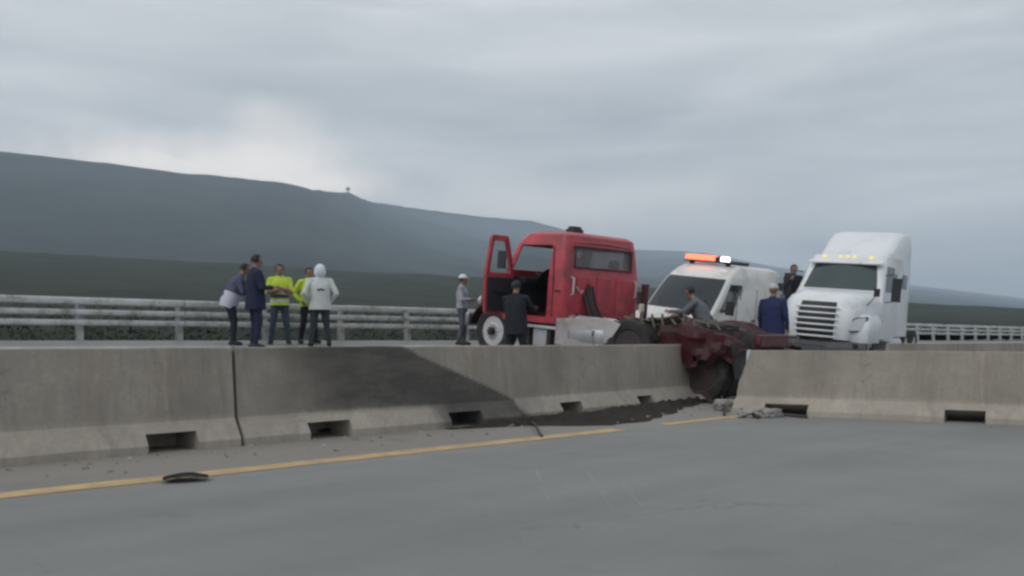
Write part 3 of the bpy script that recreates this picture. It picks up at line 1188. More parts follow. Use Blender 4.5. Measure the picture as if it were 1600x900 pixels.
# ------------------------------------------------------------------ the red truck
def red_truck():
    root = empty("truck", (0, 0, 0), "wrecked red tractor truck with its door hanging open behind the barriers", 'truck')
    # body levels: floor .80 .. roof 2.52 ; x=0 is the back of the cab, +x forward
    W0, W1 = 1.22, 1.14
    lv = [(0.78, 1.62, 0.03, W0 - 0.02, W0 - 0.02, 0.06, 0.08),
          (0.90, 1.64, 0.00, W0, W0, 0.06, 0.10),
          (1.35, 1.64, 0.00, W0, W0, 0.06, 0.10),
          (1.62, 1.62, 0.01, W0 - 0.005, W0 - 0.005, 0.07, 0.10),
          (1.80, 1.58, 0.02, W0 - 0.02, W0 - 0.02, 0.08, 0.10),
          (1.90, 1.55, 0.03, W0 - 0.03, W0 - 0.03, 0.09, 0.10),
          (2.30, 1.42, 0.06, W1 - 0.02, W1, 0.10, 0.11),
          (2.39, 1.34, 0.07, W1 - 0.05, W1 - 0.02, 0.12, 0.13),
          (2.51, 1.22, 0.08, W1 - 0.08, W1 - 0.04, 0.14, 0.16),
          (2.57, 1.08, 0.15, W1 - 0.17, W1 - 0.13, 0.18, 0.18)]
    side = [0.0, 0.07, 0.42, 0.80, 0.86, 1.0]
    rear = [0.0, 0.06, 0.30, 0.50, 0.70, 0.94, 1.0]
    front = [0.0, 0.04, 0.5, 0.96, 1.0]
    z = ZLoft(lv, side, rear, front)
    cab = z.build("cab", RED, root, holes=[('L', 1, 3, 1, 6), ('R', 1, 3, 4, 6), ('B', 1, 5, 5, 6), ('F', 1, 3, 4, 6)], thick=0.035)
    z.patch("rear_window", GLASS_R, root, 'B', 1, 5, 5, 6, 0.022)
    z.patch("windscreen", GLASS_C, root, 'F', 1, 3, 4, 6, 0.015)
    z.patch("side_window", GLASS_C, root, 'R', 1, 3, 4, 6, 0.015)
    # rubber seal round the rear window, slightly proud
    bm = bmesh.new()
    yw = 0.90
    for yy in (-yw, yw):
        add_box(bm, (0.020, yy, 2.10), (0.03, 0.035, 0.42))
    add_box(bm, (0.042, 0, 2.30), (0.03, 2 * yw + 0.03, 0.035))
    add_box(bm, (0.012, 0, 1.895), (0.03, 2 * yw + 0.03, 0.035))
    link("window_seal", bm, RED_DARK, root, bevel=0.005)
    # raised pressings on the rear wall
    for yy in (-0.62, 0.0, 0.62):
        bm = bmesh.new()
        add_box(bm, (-0.002, yy, 1.36), (0.02, 0.42, 0.72))
        link("pressed_panel", bm, RED, root, bevel=0.012)
    for s in (1, -1):
        bm = bmesh.new()
        add_tube(bm, [(0.26, s * 1.222, 0.92), (0.26, s * 1.224, 1.60), (0.30, s * 1.20, 1.90), (0.36, s * 1.145, 2.28)], 0.010, 6)
        link("door_seam", bm, BLACK, root)
        bm = bmesh.new()
        add_box(bm, (0.14, s * 1.222, 1.42), (0.13, 0.03, 0.035))
        link("catch_plate", bm, BLACK, root, bevel=0.006)
    bm = bmesh.new()
    for yy in (-0.95, -0.35, 0.35, 0.95):
        add_box(bm, (-0.03, yy, 0.86), (0.08, 0.12, 0.10))
    link("cab_mounts", bm, FRAME, root, bevel=0.01)
    # roof rib and drip rails
    bm = bmesh.new()
    add_tube(bm, [(0.075, -0.92, 2.375), (0.055, 0, 2.405), (0.075, 0.92, 2.375)], 0.022, 6)
    link("roof_gutter", bm, RED, root)
    bm = bmesh.new()
    add_box(bm, (0.34, 0.60, 2.60), (0.24, 0.28, 0.10))
    add_box(bm, (0.34, 0.60, 2.67), (0.18, 0.22, 0.06))
    link("roof_vent", bm, BLACK, root, bevel=0.02)
    for yy in (-0.6, -0.3, 0, 0.3, 0.6):
        bm = bmesh.new()
        add_lathe(bm, [(0.035, 0), (0.035, 0.05), (0.02, 0.07), (0.0001, 0.072)], 10, 'Z', (0.86, yy * 0.85, 2.49))
        link("marker_lamp", bm, AMBER, root)
    # grab handles / reflective strips on the rear corners
    for yy in (-1.02, 0.98):
        bm = bmesh.new()
        add_tube(bm, [(0.02, yy, 1.36), (-0.045, yy, 1.38), (-0.05, yy, 1.68), (0.02, yy, 1.70)], 0.021, 8)
        link("grab_handle", bm, mat("pale_handle", (0.62, 0.55, 0.55), 0.4), root)
    bm = bmesh.new()
    add_tube(bm, [(-0.02, 0.86, 1.52), (-0.06, 0.80, 1.44), (-0.05, 0.75, 1.40), (-0.06, 0.70, 1.46)], 0.014, 6)
    link("air_coupling", bm, ALU, root)
    # dark exhaust grime plate and hoses low on the rear wall
    bm = bmesh.new()
    for k, (y0, y1, h) in enumerate(((0.55, 0.30, 0.62), (0.47, 0.16, 0.55), (0.38, 0.05, 0.66), (0.62, 0.42, 0.5), (0.32, -0.1, 0.45), (0.50, 0.36, 0.7))):
        add_tube(bm, [(-0.03, y0, 0.88 + h), (-0.13, y0 + 0.03, 0.95 + h * 0.5), (-0.22, (y0 + y1) / 2, 0.80), (-0.55, y1, 0.86), (-0.9, y1 * 0.6, 0.96)], 0.030, 7)
    link("air_hoses", bm, mat("grimy_hose", (0.045, 0.035, 0.035), 0.7, var=0.3), root)
    # interior
    bm = bmesh.new()
    add_box(bm, (0.82, 0, 0.83), (1.5, 2.1, 0.06))
    link("cab_floor", bm, INTERIOR, root)
    bm = bmesh.new()
    add_box(bm, (1.50, 0, 1.35), (0.22, 2.05, 0.62))
    add_box(bm, (1.36, 0, 1.58), (0.26, 2.0, 0.14))
    link("dashboard", bm, INTERIOR, root, bevel=0.04)
    bm = bmesh.new()
    add_lathe(bm, [(0.23, -0.015), (0.245, 0), (0.23, 0.015), (0.215, 0)], 24, 'X')
    add_tube(bm, [(0, -0.22, 0), (0, 0.22, 0)], 0.015, 6)
    add_tube(bm, [(0, 0, 0), (0.28, 0, -0.12)], 0.03, 6)
    sw = link("steering_wheel", bm, BLACK, root)
    sw.location, sw.rotation_euler = (1.10, 0.50, 1.66), (0, R(-35), 0)
    for yy in (0.52, -0.55):
        bm = bmesh.new()
        add_box(bm, (0.52, yy, 1.16), (0.52, 0.56, 0.20))
        add_box(bm, (0.26, yy, 1.55), (0.17, 0.54, 0.78), Matrix.Rotation(R(-8), 3, 'Y'))
        add_box(bm, (0.20, yy, 2.00), (0.12, 0.30, 0.20))
        add_box(bm, (0.50, yy, 0.96), (0.34, 0.36, 0.26))
        link("seat", bm, INTERIOR, root, bevel=0.05)
    # left door, swung open on its front edge
    hinge = empty("door_hinge_dummy")
    bpy.data.objects.remove(hinge)
    bm = bmesh.new()
    # a: from hinge (0) to latch edge, b: height
    outer = rpoly([(0.02, 0.86), (0.97, 0.86), (1.01, 1.60), (0.92, 2.38), (0.34, 2.39), (0.09, 1.86), (0.0, 1.60)], 0.07)
    hole = rpoly([(0.13, 1.66), (0.90, 1.66), (0.83, 2.27), (0.40, 2.28), (0.19, 1.84)], 0.05)
    add_panel(bm, outer, [hole], 0.06, lambda a, b, d: Vector((-a, -d - 0.035 * max(0, (b - 1.6) / 0.7), b)))
    door = link("door", bm, RED, root, bevel=0.012)
    door.location = (1.40, 1.21, 0.04)
    door.rotation_euler = (0, 0, R(-78))
    bm = bmesh.new()
    inset = lambda k: [(0.495 + (a - 0.495) * k, 1.24 + (b - 1.24) * k) for a, b in rpoly([(0.04, 0.90), (0.95, 0.90), (0.98, 1.58), (0.03, 1.58)], 0.06)]
    add_panel(bm, inset(0.96), [], 0.03, lambda a, b, d: Vector((-a, -0.062 - d, b)))
    add_box(bm, (-0.50, -0.12, 1.32), (0.55, 0.06, 0.07))
    link("door_trim", bm, INTERIOR, door, bevel=0.012)
    bm = bmesh.new()
    add_panel(bm, [(0.52 + (a - 0.52) * 1.03, 1.93 + (b - 1.93) * 1.03) for a, b in hole], [], 0.006, lambda a, b, d: Vector((-a, -0.03 - d - 0.035 * max(0, (b - 1.6) / 0.7), b)))
    link("door_window", bm, GLASS_C, door)
    bm = bmesh.new()
    add_box(bm, (-0.86, 0.015, 1.42), (0.16, 0.05, 0.045))
    link("handle", bm, BLACK, door, bevel=0.01)
    bm = bmesh.new()
    add_tube(bm, [(-0.08, 0.01, 1.72), (-0.02, 0.20, 1.78), (-0.02, 0.24, 2.08), (-0.1, 0.01, 2.0)], 0.014, 6)
    add_box(bm, (-0.01, 0.25, 1.93), (0.07, 0.17, 0.36))
    link("wing_mirror", bm, BLACK, door, bevel=0.02)
    # hood and front wing
    hv = [(0.86, 2.66, 1.62, 0.92, 1.00, 0.18, 0.02, 0.05), (1.10, 2.72, 1.62, 0.94, 1.02, 0.22, 0.02, 0.06), (1.32, 2.68, 1.62, 0.90, 1.02, 0.26, 0.02, 0.06),
          (1.48, 2.54, 1.62, 0.80, 1.00, 0.28, 0.02, 0.06), (1.58, 2.34, 1.60, 0.70, 0.96, 0.26, 0.02, 0.06), (1.64, 2.02, 1.58, 0.60, 0.90, 0.2, 0.02, 0.05)]

    def dent(p):
        q = p.copy()
        k = sstep(2.0, 2.7, p.x)
        q += Vector((-0.16, 0.05, 0.06)) * k * (0.6 + 0.8 * fbm(p.x * 2, p.y * 2 + p.z, 1.3, 3))
        return q
    zh = ZLoft(hv, [0, 0.35, 0.62, 0.85, 1], [0, 0.5, 1], [0, 0.2, 0.35, 0.65, 0.8, 1])
    zh.build("hood", RED_DARK, root, dent=dent, cap_bot=False)
    zh.patch("grille", BLACK, root, 'F', 1, 4, 0, 2, -0.012, 0.02, dent=dent)
    for s in (1, -1):
        bm = bmesh.new()
        # wheel arch: a curved guard over the front wheel
        prev = None
        for k in range(13):
            a = R(8 + 164 * k / 12)
            c = Vector((1.90 + 0.64 * math.cos(a), 0, 0.52 + 0.62 * math.sin(a)))
            row = [bm.verts.new((c.x, s * y, c.z + 0.02 * (1 - abs(y - 0.95) / 0.25))) for y in (0.72, 0.95, 1.20)]
            row += [bm.verts.new((c.x - 0.02 * math.cos(a), s * 1.215, c.z - 0.06 * math.sin(a)))]
            if prev:
                for j in range(3):
                    bm.faces.new((prev[j], prev[j + 1], row[j + 1], row[j]))
            prev = row
        bmesh.ops.solidify(bm, geom=bm.faces[:], thickness=0.02)
        link("fender", bm, RED_DARK if s < 0 else mat("dark_plum_paint", (0.06, 0.013, 0.024), 0.45, var=0.3, scale=4), root, smooth=60)
        bm = bmesh.new()
        add_lathe(bm, [(0.0001, 0.0), (0.085, 0.0), (0.105, 0.04), (0.09, 0.09), (0.0001, 0.11)], 16, 'X', (2.52, s * 0.86, 1.10))
        link("headlight", bm, LAMP_CLEAR, root)
    bm = bmesh.new()
    add_box(bm, (1.72, 1.225, 1.22), (0.26, 0.05, 0.17))
    link("side_lamp", bm, TAIL, root, bevel=0.02)
    bm = bmesh.new()
    add_box(bm, (2.76, 0.12, 0.70), (0.12, 2.2, 0.30), Matrix.Rotation(R(6), 3, 'Z'))
    link("front_bumper", bm, STEEL, root, bevel=0.05)
    # chassis
    for s in (1, -1):
        bm = bmesh.new()
        add_box(bm, (-0.65, s * 0.42, 0.80), (6.1, 0.08, 0.26))
        link("frame_rail", bm, FRAME, root, bevel=0.01)
    for x in (-0.6, -1.7, -2.6, -3.5):
        bm = bmesh.new()
        add_box(bm, (x, 0, 0.78), (0.10, 0.755, 0.20))
        link("crossmember", bm, FRAME, root, bevel=0.01)
    # fuel tank with straps
    bm = bmesh.new()
    add_lathe(bm, [(0.0001, -1.02), (0.29, -1.02), (0.315, -0.99), (0.315, 0.05), (0.29, 0.08), (0.0001, 0.08)], 30, 'X', (0.0, 0.88, 0.66))
    tank = link("fuel_tank", bm, ALU, root, smooth=50)
    for x in (-0.78, -0.18):
        bm = bmesh.new()
        add_lathe(bm, [(0.318, x - 0.03), (0.324, x - 0.03), (0.324, x + 0.03), (0.318, x + 0.03)], 30, 'X', (0.0, 0.88, 0.66))
        link("strap", bm, CHROME, tank)
    bm = bmesh.new()
    add_lathe(bm, [(0.05, 0), (0.05, 0.05), (0.0001, 0.05)], 12, 'Z', (-0.15, 0.92, 0.965))
    link("filler_cap", bm, BLACK, tank)
    # battery box and step under the door
    bm = bmesh.new()
    add_box(bm, (0.62, 0.92, 0.48), (0.36, 0.40, 0.36))
    link("battery_box", bm, ALU, root, bevel=0.02)
    bm = bmesh.new()
    for x in (0.34, 0.90):
        add_box(bm, (x, 1.06, 0.50), (0.05, 0.18, 0.46))
    add_box(bm, (0.62, 1.08, 0.30), (0.75, 0.20, 0.05))
    link("step_bracket", bm, FRAME, root, bevel=0.008)
    bm = bmesh.new()
    add_box(bm, (0.70, 1.10, 0.70), (1.25, 0.22, 0.055))
    link("step", bm, mat("pale_step", (0.62, 0.62, 0.64), 0.45, 0.3, var=0.1), root, bevel=0.01)
    # torn pale skirt panel lying along the frame
    bm = bmesh.new()
    pts = [(0.16, 0.40), (0.10, 0.90), (-1.10, 0.98), (-1.42, 0.90), (-1.12, 0.55), (-0.55, 0.38)]
    add_panel(bm, pts, [], 0.02, lambda a, b, d: Vector((a, 1.215 + 0.05 * math.sin(a * 2.2) - 0.12 * (0.9 - b) + d, b)))
    link("skirt_panel", bm, mat("dusty_white_skirt", (0.55, 0.51, 0.51), 0.55, var=0.12, scale=3, dirt=(0.30, 0.25, 0.23), dirt_amt=0.35), root, bevel=0.006)
    # wheels: front pair, tandem at the rear
    for s in (1, -1):
        make_wheel(0.50, 0.28, root, (1.90, s * 1.03, 0.50), RIM, flip=s)
    for x, dzv in ((-1.57, 0.0), (-3.10, -0.27)):
        for s in (1, -1):
            make_wheel(0.50, 0.26, root, (x, s * 1.05, 0.50 + dzv), mat("muddy_rim", (0.055, 0.036, 0.036), 0.7, var=0.3, scale=6), dual=True, flip=s)
        bm = bmesh.new()
        add_tube(bm, [(x, -0.9, 0.50 + dzv), (x, 0.9, 0.50 + dzv)], 0.09, 12)
        add_lathe(bm, [(0.0001, -0.2), (0.15, -0.16), (0.21, 0), (0.15, 0.16), (0.0001, 0.2)], 16, 'X', (x, 0, 0.50 + dzv))
        link("axle", bm, FRAME, root)
    bm = bmesh.new()
    add_tube(bm, [(1.90, -0.9, 0.50), (1.90, 0.9, 0.50)], 0.06, 10)
    link("axle", bm, FRAME, root)
    # fifth wheel plate
    bm = bmesh.new()
    pl = rpoly([(-0.45, -0.42), (0.40, -0.42), (0.40, 0.42), (-0.45, 0.42), (-0.70, 0.20), (-0.25, 0.06), (-0.25, -0.06), (-0.70, -0.20)], 0.05)
    add_panel(bm, pl, [], 0.07, lambda a, b, d: Vector((a - 2.3, b, 0.98 + d + 0.06 * a)))
    add_box(bm, (-2.25, 0, 0.97), (0.35, 0.75, 0.12))
    link("fifth_wheel", bm, FRAME, root, bevel=0.01)
    # crumpled dark red mudguards over the tandem
    rnd = random.Random(5)
    for s, x0, x1, hz in ((1, -2.25, -3.75, 0.96), (-1, -1.0, -3.7, 1.06)):
        bm = bmesh.new()
        rows = []
        for i in range(15):
            t = i / 14
            x = x0 + (x1 - x0) * t
            row = []
            for j in range(8):
                q = j / 7
                y = s * (0.66 + 0.62 * q)
                zz = hz - 0.55 * max(0, t - 0.62) ** 1.2 * 2.0 - 0.34 * max(0, q - 0.78) * 2 + 0.13 * fbm(x * 1.4, y * 1.6, 1.0, 4)
                row.append(bm.verts.new((x, y + 0.05 * fbm(x, t, 2, 3), zz)))
            rows.append(row)
        for a, b in zip(rows, rows[1:]):
            for j in range(7):
                bm.faces.new((a[j], a[j + 1], b[j + 1], b[j]))
        bmesh.ops.solidify(bm, geom=bm.faces[:], thickness=0.02)
        link("mudguard", bm, RED_DARK, root, smooth=25)
    bm = bmesh.new()
    add_box(bm, (-3.72, 0.88, 0.48), (0.03, 0.66, 0.62), Matrix.Rotation(R(14), 3, 'Y'))
    link("mud_flap", bm, RUBBER, root, bevel=0.01)
    bm = bmesh.new()
    add_box(bm, (-3.75, 0, 0.82), (0.10, 1.2, 0.20), Matrix.Rotation(R(5), 3, 'Z'))
    link("rear_crossbar", bm, RED_DARK, root, bevel=0.015)
    for yy in (0.55,):
        bm = bmesh.new()
        add_box(bm, (-3.82, yy, 0.82), (0.04, 0.26, 0.12), Matrix.Rotation(R(5), 3, 'Z'))
        link("tail_light", bm, mat("dull_tail_lamp", (0.16, 0.015, 0.02), 0.4), root, bevel=0.015)
    # torn dark red side sheet hanging down over the rearmost wheel
    bm = bmesh.new()
    rows = []
    for i in range(15):
        t = i / 14
        x = -2.35 - 1.40 * t
        row = []
        low = 0.46 + 0.22 * fbm(x * 2.3, 0.3, 1.5, 3) - 0.22 * math.sin(math.pi * min(1, t * 1.2)) * (1 if t > 0.25 else 0.4)
        for j in range(8):
            q = j / 7
            zz = 0.96 - 0.08 * t + (low - 0.91) * q
            row.append(bm.verts.new((x, 1.30 + 0.09 * fbm(x * 1.5, zz * 1.5, 1.2, 4) + 0.06 * math.sin(q * 3), zz)))
        rows.append(row)
    for a, b in zip(rows, rows[1:]):
        for j in range(7):
            if j > 3 and rnd.random() < 0.22:
                continue
            bm.faces.new((a[j], a[j + 1], b[j + 1], b[j]))
    for v in bm.verts:
        v.co += Vector((0.03 * fbm(v.co.x * 9, v.co.z * 9, 1, 3), 0.10 * fbm(v.co.x * 5, v.co.z * 5, 1, 3), 0.03 * fbm(v.co.z * 9, v.co.x * 7, 1, 3)))
    bmesh.ops.solidify(bm, geom=bm.faces[:], thickness=0.02)
    link("side_sheet", bm, RED_DARK, root, smooth=25)
    # torn brackets, springs and cables
    bm = bmesh.new()
    for k in range(9):
        x = -1.2 - 0.22 * k
        add_tube(bm, [(x, 0.5, 0.95), (x - 0.1, 0.7 + 0.1 * rnd.random(), 1.06 + 0.14 * rnd.random()), (x - 0.25, 0.95, 0.98 + 0.10 * rnd.random()), (x - 0.4, 1.05, 0.80 + 0.2 * rnd.random())], 0.022, 6)
    link("torn_cables", bm, mat("olive_cable", (0.085, 0.085, 0.060), 0.7, var=0.3), root)
    bm = bmesh.new()
    for k in range(4):
        add_box(bm, (-1.35 - 0.28 * k, 0.72 + 0.1 * (k % 2), 0.98 + 0.02 * k), (0.42, 0.20, 0.03), Matrix.Rotation(R(9 * (k - 1.5)), 3, 'Y') @ Matrix.Rotation(R(12 * k), 3, 'X'))
    link("bent_brackets", bm, mat("rusty_bracket", (0.15, 0.095, 0.07), 0.8, var=0.35), root, bevel=0.005)
    bm = bmesh.new()
    add_box(bm, (-0.75, -0.30, 1.18), (0.07, 0.10, 0.17))
    link("marker_lamp", bm, mat("cream_lamp", (0.72, 0.66, 0.52), 0.3), root, bevel=0.01)
    # right-hand mirror seen past the cab
    bm = bmesh.new()
    add_tube(bm, [(1.30, -1.15, 1.62), (1.25, -1.42, 1.66), (1.25, -1.46, 1.9)], 0.015, 6)
    add_box(bm, (1.24, -1.50, 1.72), (0.08, 0.20, 0.42))
    link("wing_mirror", bm, BLACK, root, bevel=0.02)
    # exhaust stack on the right rear
    bm = bmesh.new()
    add_tube(bm, [(-0.16, -1.20, 0.7), (-0.16, -1.20, 1.62)], [0.075, 0.075], 12)
    add_tube(bm, [(-0.16, -1.20, 1.62), (-0.16, -1.20, 1.66)], [0.085, 0.085], 12)
    link("exhaust", bm, RED_DARK, root)
    return root


TR_AZ = R(-46)
TRS = 1.08
truck = red_truck()
# left front wheel (local 2.28, 1.15) seen at x=765, depth about 18.6
hd = Vector((math.sin(TR_AZ), math.cos(TR_AZ), 0))
lf = Vector((-hd.y, hd.x, 0))
wp = at(767, 20.0)
org = wp - hd * 1.90 * TRS - lf * 1.15 * TRS
place(truck, org, TR_AZ, wheelbase=(1.90 * TRS, -1.57 * TRS), scale=TRS)

# ------------------------------------------------------------------ the white van
def white_van():
    root = empty("van", (0, 0, 0), "white high roof ambulance van with its red roof light lit", 'van')
    lv = [(0.34, 2.58, -2.70, 0.86, 0.98, 0.22, 0.08, 0.05),
          (0.52, 2.72, -2.74, 0.92, 1.02, 0.28, 0.10, 0.06),
          (0.85, 2.70, -2.74, 0.96, 1.03, 0.30, 0.10, 0.07),
          (1.02, 2.58, -2.74, 0.96, 1.03, 0.30, 0.10, 0.08),
          (1.14, 2.36, -2.74, 0.94, 1.03, 0.30, 0.10, 0.09),
          (1.24, 1.98, -2.74, 0.93, 1.025, 0.26, 0.10, 0.10),
          (1.32, 1.72, -2.74, 0.93, 1.02, 0.22, 0.10, 0.10),
          (1.72, 1.27, -2.73, 0.90, 1.00, 0.18, 0.10, 0.10),
          (2.02, 0.92, -2.73, 0.86, 0.97, 0.16, 0.10, 0.09),
          (2.14, 0.76, -2.72, 0.84, 0.96, 0.18, 0.10, 0.08),
          (2.34, 0.44, -2.70, 0.80, 0.92, 0.22, 0.12, 0.07),
          (2.46, 0.16, -2.66, 0.74, 0.86, 0.26, 0.16, 0.06),
          (2.52, -0.15, -2.56, 0.58, 0.68, 0.26, 0.20, 0.04)]
    side = [0.0, 0.04, 0.13, 0.245, 0.26, 0.42, 0.60, 0.80, 1.0]
    rear = [0.0, 0.05, 0.48, 0.52, 0.95, 1.0]
    front = [0.0, 0.03, 0.25, 0.5, 0.75, 0.97, 1.0]
    z = ZLoft(lv, side, rear, front)
    z.build("body", WHITE_W, root, smooth=30)
    z.patch("windscreen", GLASS_D, root, 'F', -2, 8, 6, 9, -0.008, 0.02, shrink=0.02)
    for s in ('L', 'R'):
        z.patch("side_window", GLASS_D, root, s, 1, 3, 6, 8, -0.006, 0.015)
    # doors' shut lines as raised edges
    y = 1.005
    for s in (1, -1):
        bm = bmesh.new()
        bm2 = None
        for x0 in (0.42, -0.92):
            add_tube(bm, [(x0, s * 1.018, 0.48), (x0, s * 1.018, 1.28), (x0 - 0.01, s * 0.975, 1.95)], 0.008, 6)
        link("door_seam", bm, BLACK, root)
        bm = bmesh.new()
        add_box(bm, (0.55, s * 1.02, 1.12), (0.17, 0.04, 0.045))
        add_box(bm, (-0.75, s * 1.035, 1.12), (0.17, 0.04, 0.045))
        link("handle", bm, BLACK, root, bevel=0.01)
        bm = bmesh.new()
        add_box(bm, (-1.1, s * 1.035, 0.72), (2.9, 0.03, 0.13))
        link("rub_strip", bm, BLACK, root, bevel=0.01)
        bm = bmesh.new()
        add_tube(bm, [(1.38, s * 0.97, 1.38), (1.36, s * 1.16, 1.40)], 0.03, 8)
        add_box(bm, (1.36, s * 1.22, 1.46), (0.12, 0.18, 0.34))
        link("wing_mirror", bm, BLACK, root, bevel=0.03)
        # lamp
        bm = bmesh.new()
        prev = None
        for k in range(7):
            t = k / 6
            xx = 2.66 - 0.62 * t ** 1.2
            yy = s * (0.66 + 0.315 * min(1, t * 1.7) ** 0.7)
            row = [bm.verts.new((xx + 0.035, yy * 1.02, 0.80 + 0.10 * t)), bm.verts.new((xx + 0.02, yy * 1.02, 1.02 + 0.16 * t)), ]
            if prev:
                bm.faces.new((prev[0], row[0], row[1], prev[1]))
            prev = row
        bmesh.ops.solidify(bm, geom=bm.faces[:], thickness=0.03)
        link("headlight", bm, HEAD_LAMP, root, smooth=60)
        for x in (1.75, -1.65):
            make_wheel(0.35, 0.22, root, (x, s * 0.90, 0.35), STEEL, flip=s, lugs=5)
            bm = bmesh.new()
            prof = [(0.42, s * 0.80), (0.42, s * 1.035), (0.385, s * 1.04), (0.385, s * 0.80)]
            add_lathe(bm, prof + [prof[0]], 24, 'Y', (x, 0, 0.36))
            link("wheel_arch", bm, BLACK, root)
    bm = bmesh.new()
    add_box(bm, (2.72, 0, 0.46), (0.14, 1.45, 0.24))
    add_box(bm, (2.60, 0.74, 0.50), (0.22, 0.34, 0.20), Matrix.Rotation(R(-38), 3, 'Z'))
    add_box(bm, (2.60, -0.74, 0.50), (0.22, 0.34, 0.20), Matrix.Rotation(R(38), 3, 'Z'))
    link("bumper", bm, BLACK, root, bevel=0.05)
    bm = bmesh.new()
    add_box(bm, (2.765, 0, 0.78), (0.04, 1.10, 0.20))
    for k in range(3):
        add_box(bm, (2.79, 0, 0.71 + 0.07 * k), (0.03, 1.08, 0.02))
    link("grille", bm, BLACK, root, bevel=0.01)
    bm = bmesh.new()
    for s in (1, -1):
        add_tube(bm, [(1.80, s * 0.15, 1.335), (1.66, s * 0.50, 1.42), (1.45, s * 0.62, 1.60)], 0.012, 5)
    link("wipers", bm, BLACK, root)
    # light bar
    lb = empty("light_bar")
    lb.parent = root
    bm = bmesh.new()
    add_box(bm, (0.06, 0, 2.56), (0.26, 1.34, 0.05))
    for yy in (-0.5, 0.5):
        add_box(bm, (0.06, yy, 2.50), (0.16, 0.08, 0.12))
    link("mount", bm, BLACK, lb, bevel=0.01)
    for y0, y1, m in ((-0.66, 0.16, RED_LAMP), (0.32, 0.50, WHITE_LAMP)):
        bm = bmesh.new()
        add_box(bm, (0.06, (y0 + y1) / 2, 2.635), (0.24, y1 - y0, 0.15))
        link("lamp", bm, m, lb, bevel=0.03)
    bm = bmesh.new()
    add_box(bm, (0.06, 0.23, 2.64), (0.22, 0.13, 0.11))
    link("speaker", bm, BLACK, lb, bevel=0.02)
    bm = bmesh.new()
    add_box(bm, (-0.95, 0.30, 2.575), (0.62, 0.50, 0.09))
    link("roof_vent", bm, BLACK, root, bevel=0.03)
    # small dark antler-like mark on the side panel behind the door
    bm = bmesh.new()
    mk = [((0.10, 1.98), (0.02, 1.78)), ((-0.14, 1.98), (-0.02, 1.78)), ((0.02, 1.78), (-0.02, 1.78)), ((0.05, 1.86), (0.13, 1.86)), ((-0.06, 1.86), (-0.15, 1.88)), ((0, 1.78), (0, 1.66))]
    for (a, b), (c, d) in mk:
        add_tube(bm, [(a + 0.24, 1.006 - 0.13 * (b - 1.72), b), (c + 0.24, 1.006 - 0.13 * (d - 1.72), d)], 0.016, 5)
    link("emblem", bm, mat("grey_print", (0.16, 0.16, 0.17), 0.6), root)
    bm = bmesh.new()
    add_box(bm, (-0.6, 1.031, 0.92), (2.5, 0.012, 0.06))
    link("side_stripe", bm, mat("faded_red_stripe", (0.45, 0.20, 0.20), 0.5), root)
    return root


van = white_van()
place(van, at(1094, 23.6), R(216), scale=1.0)

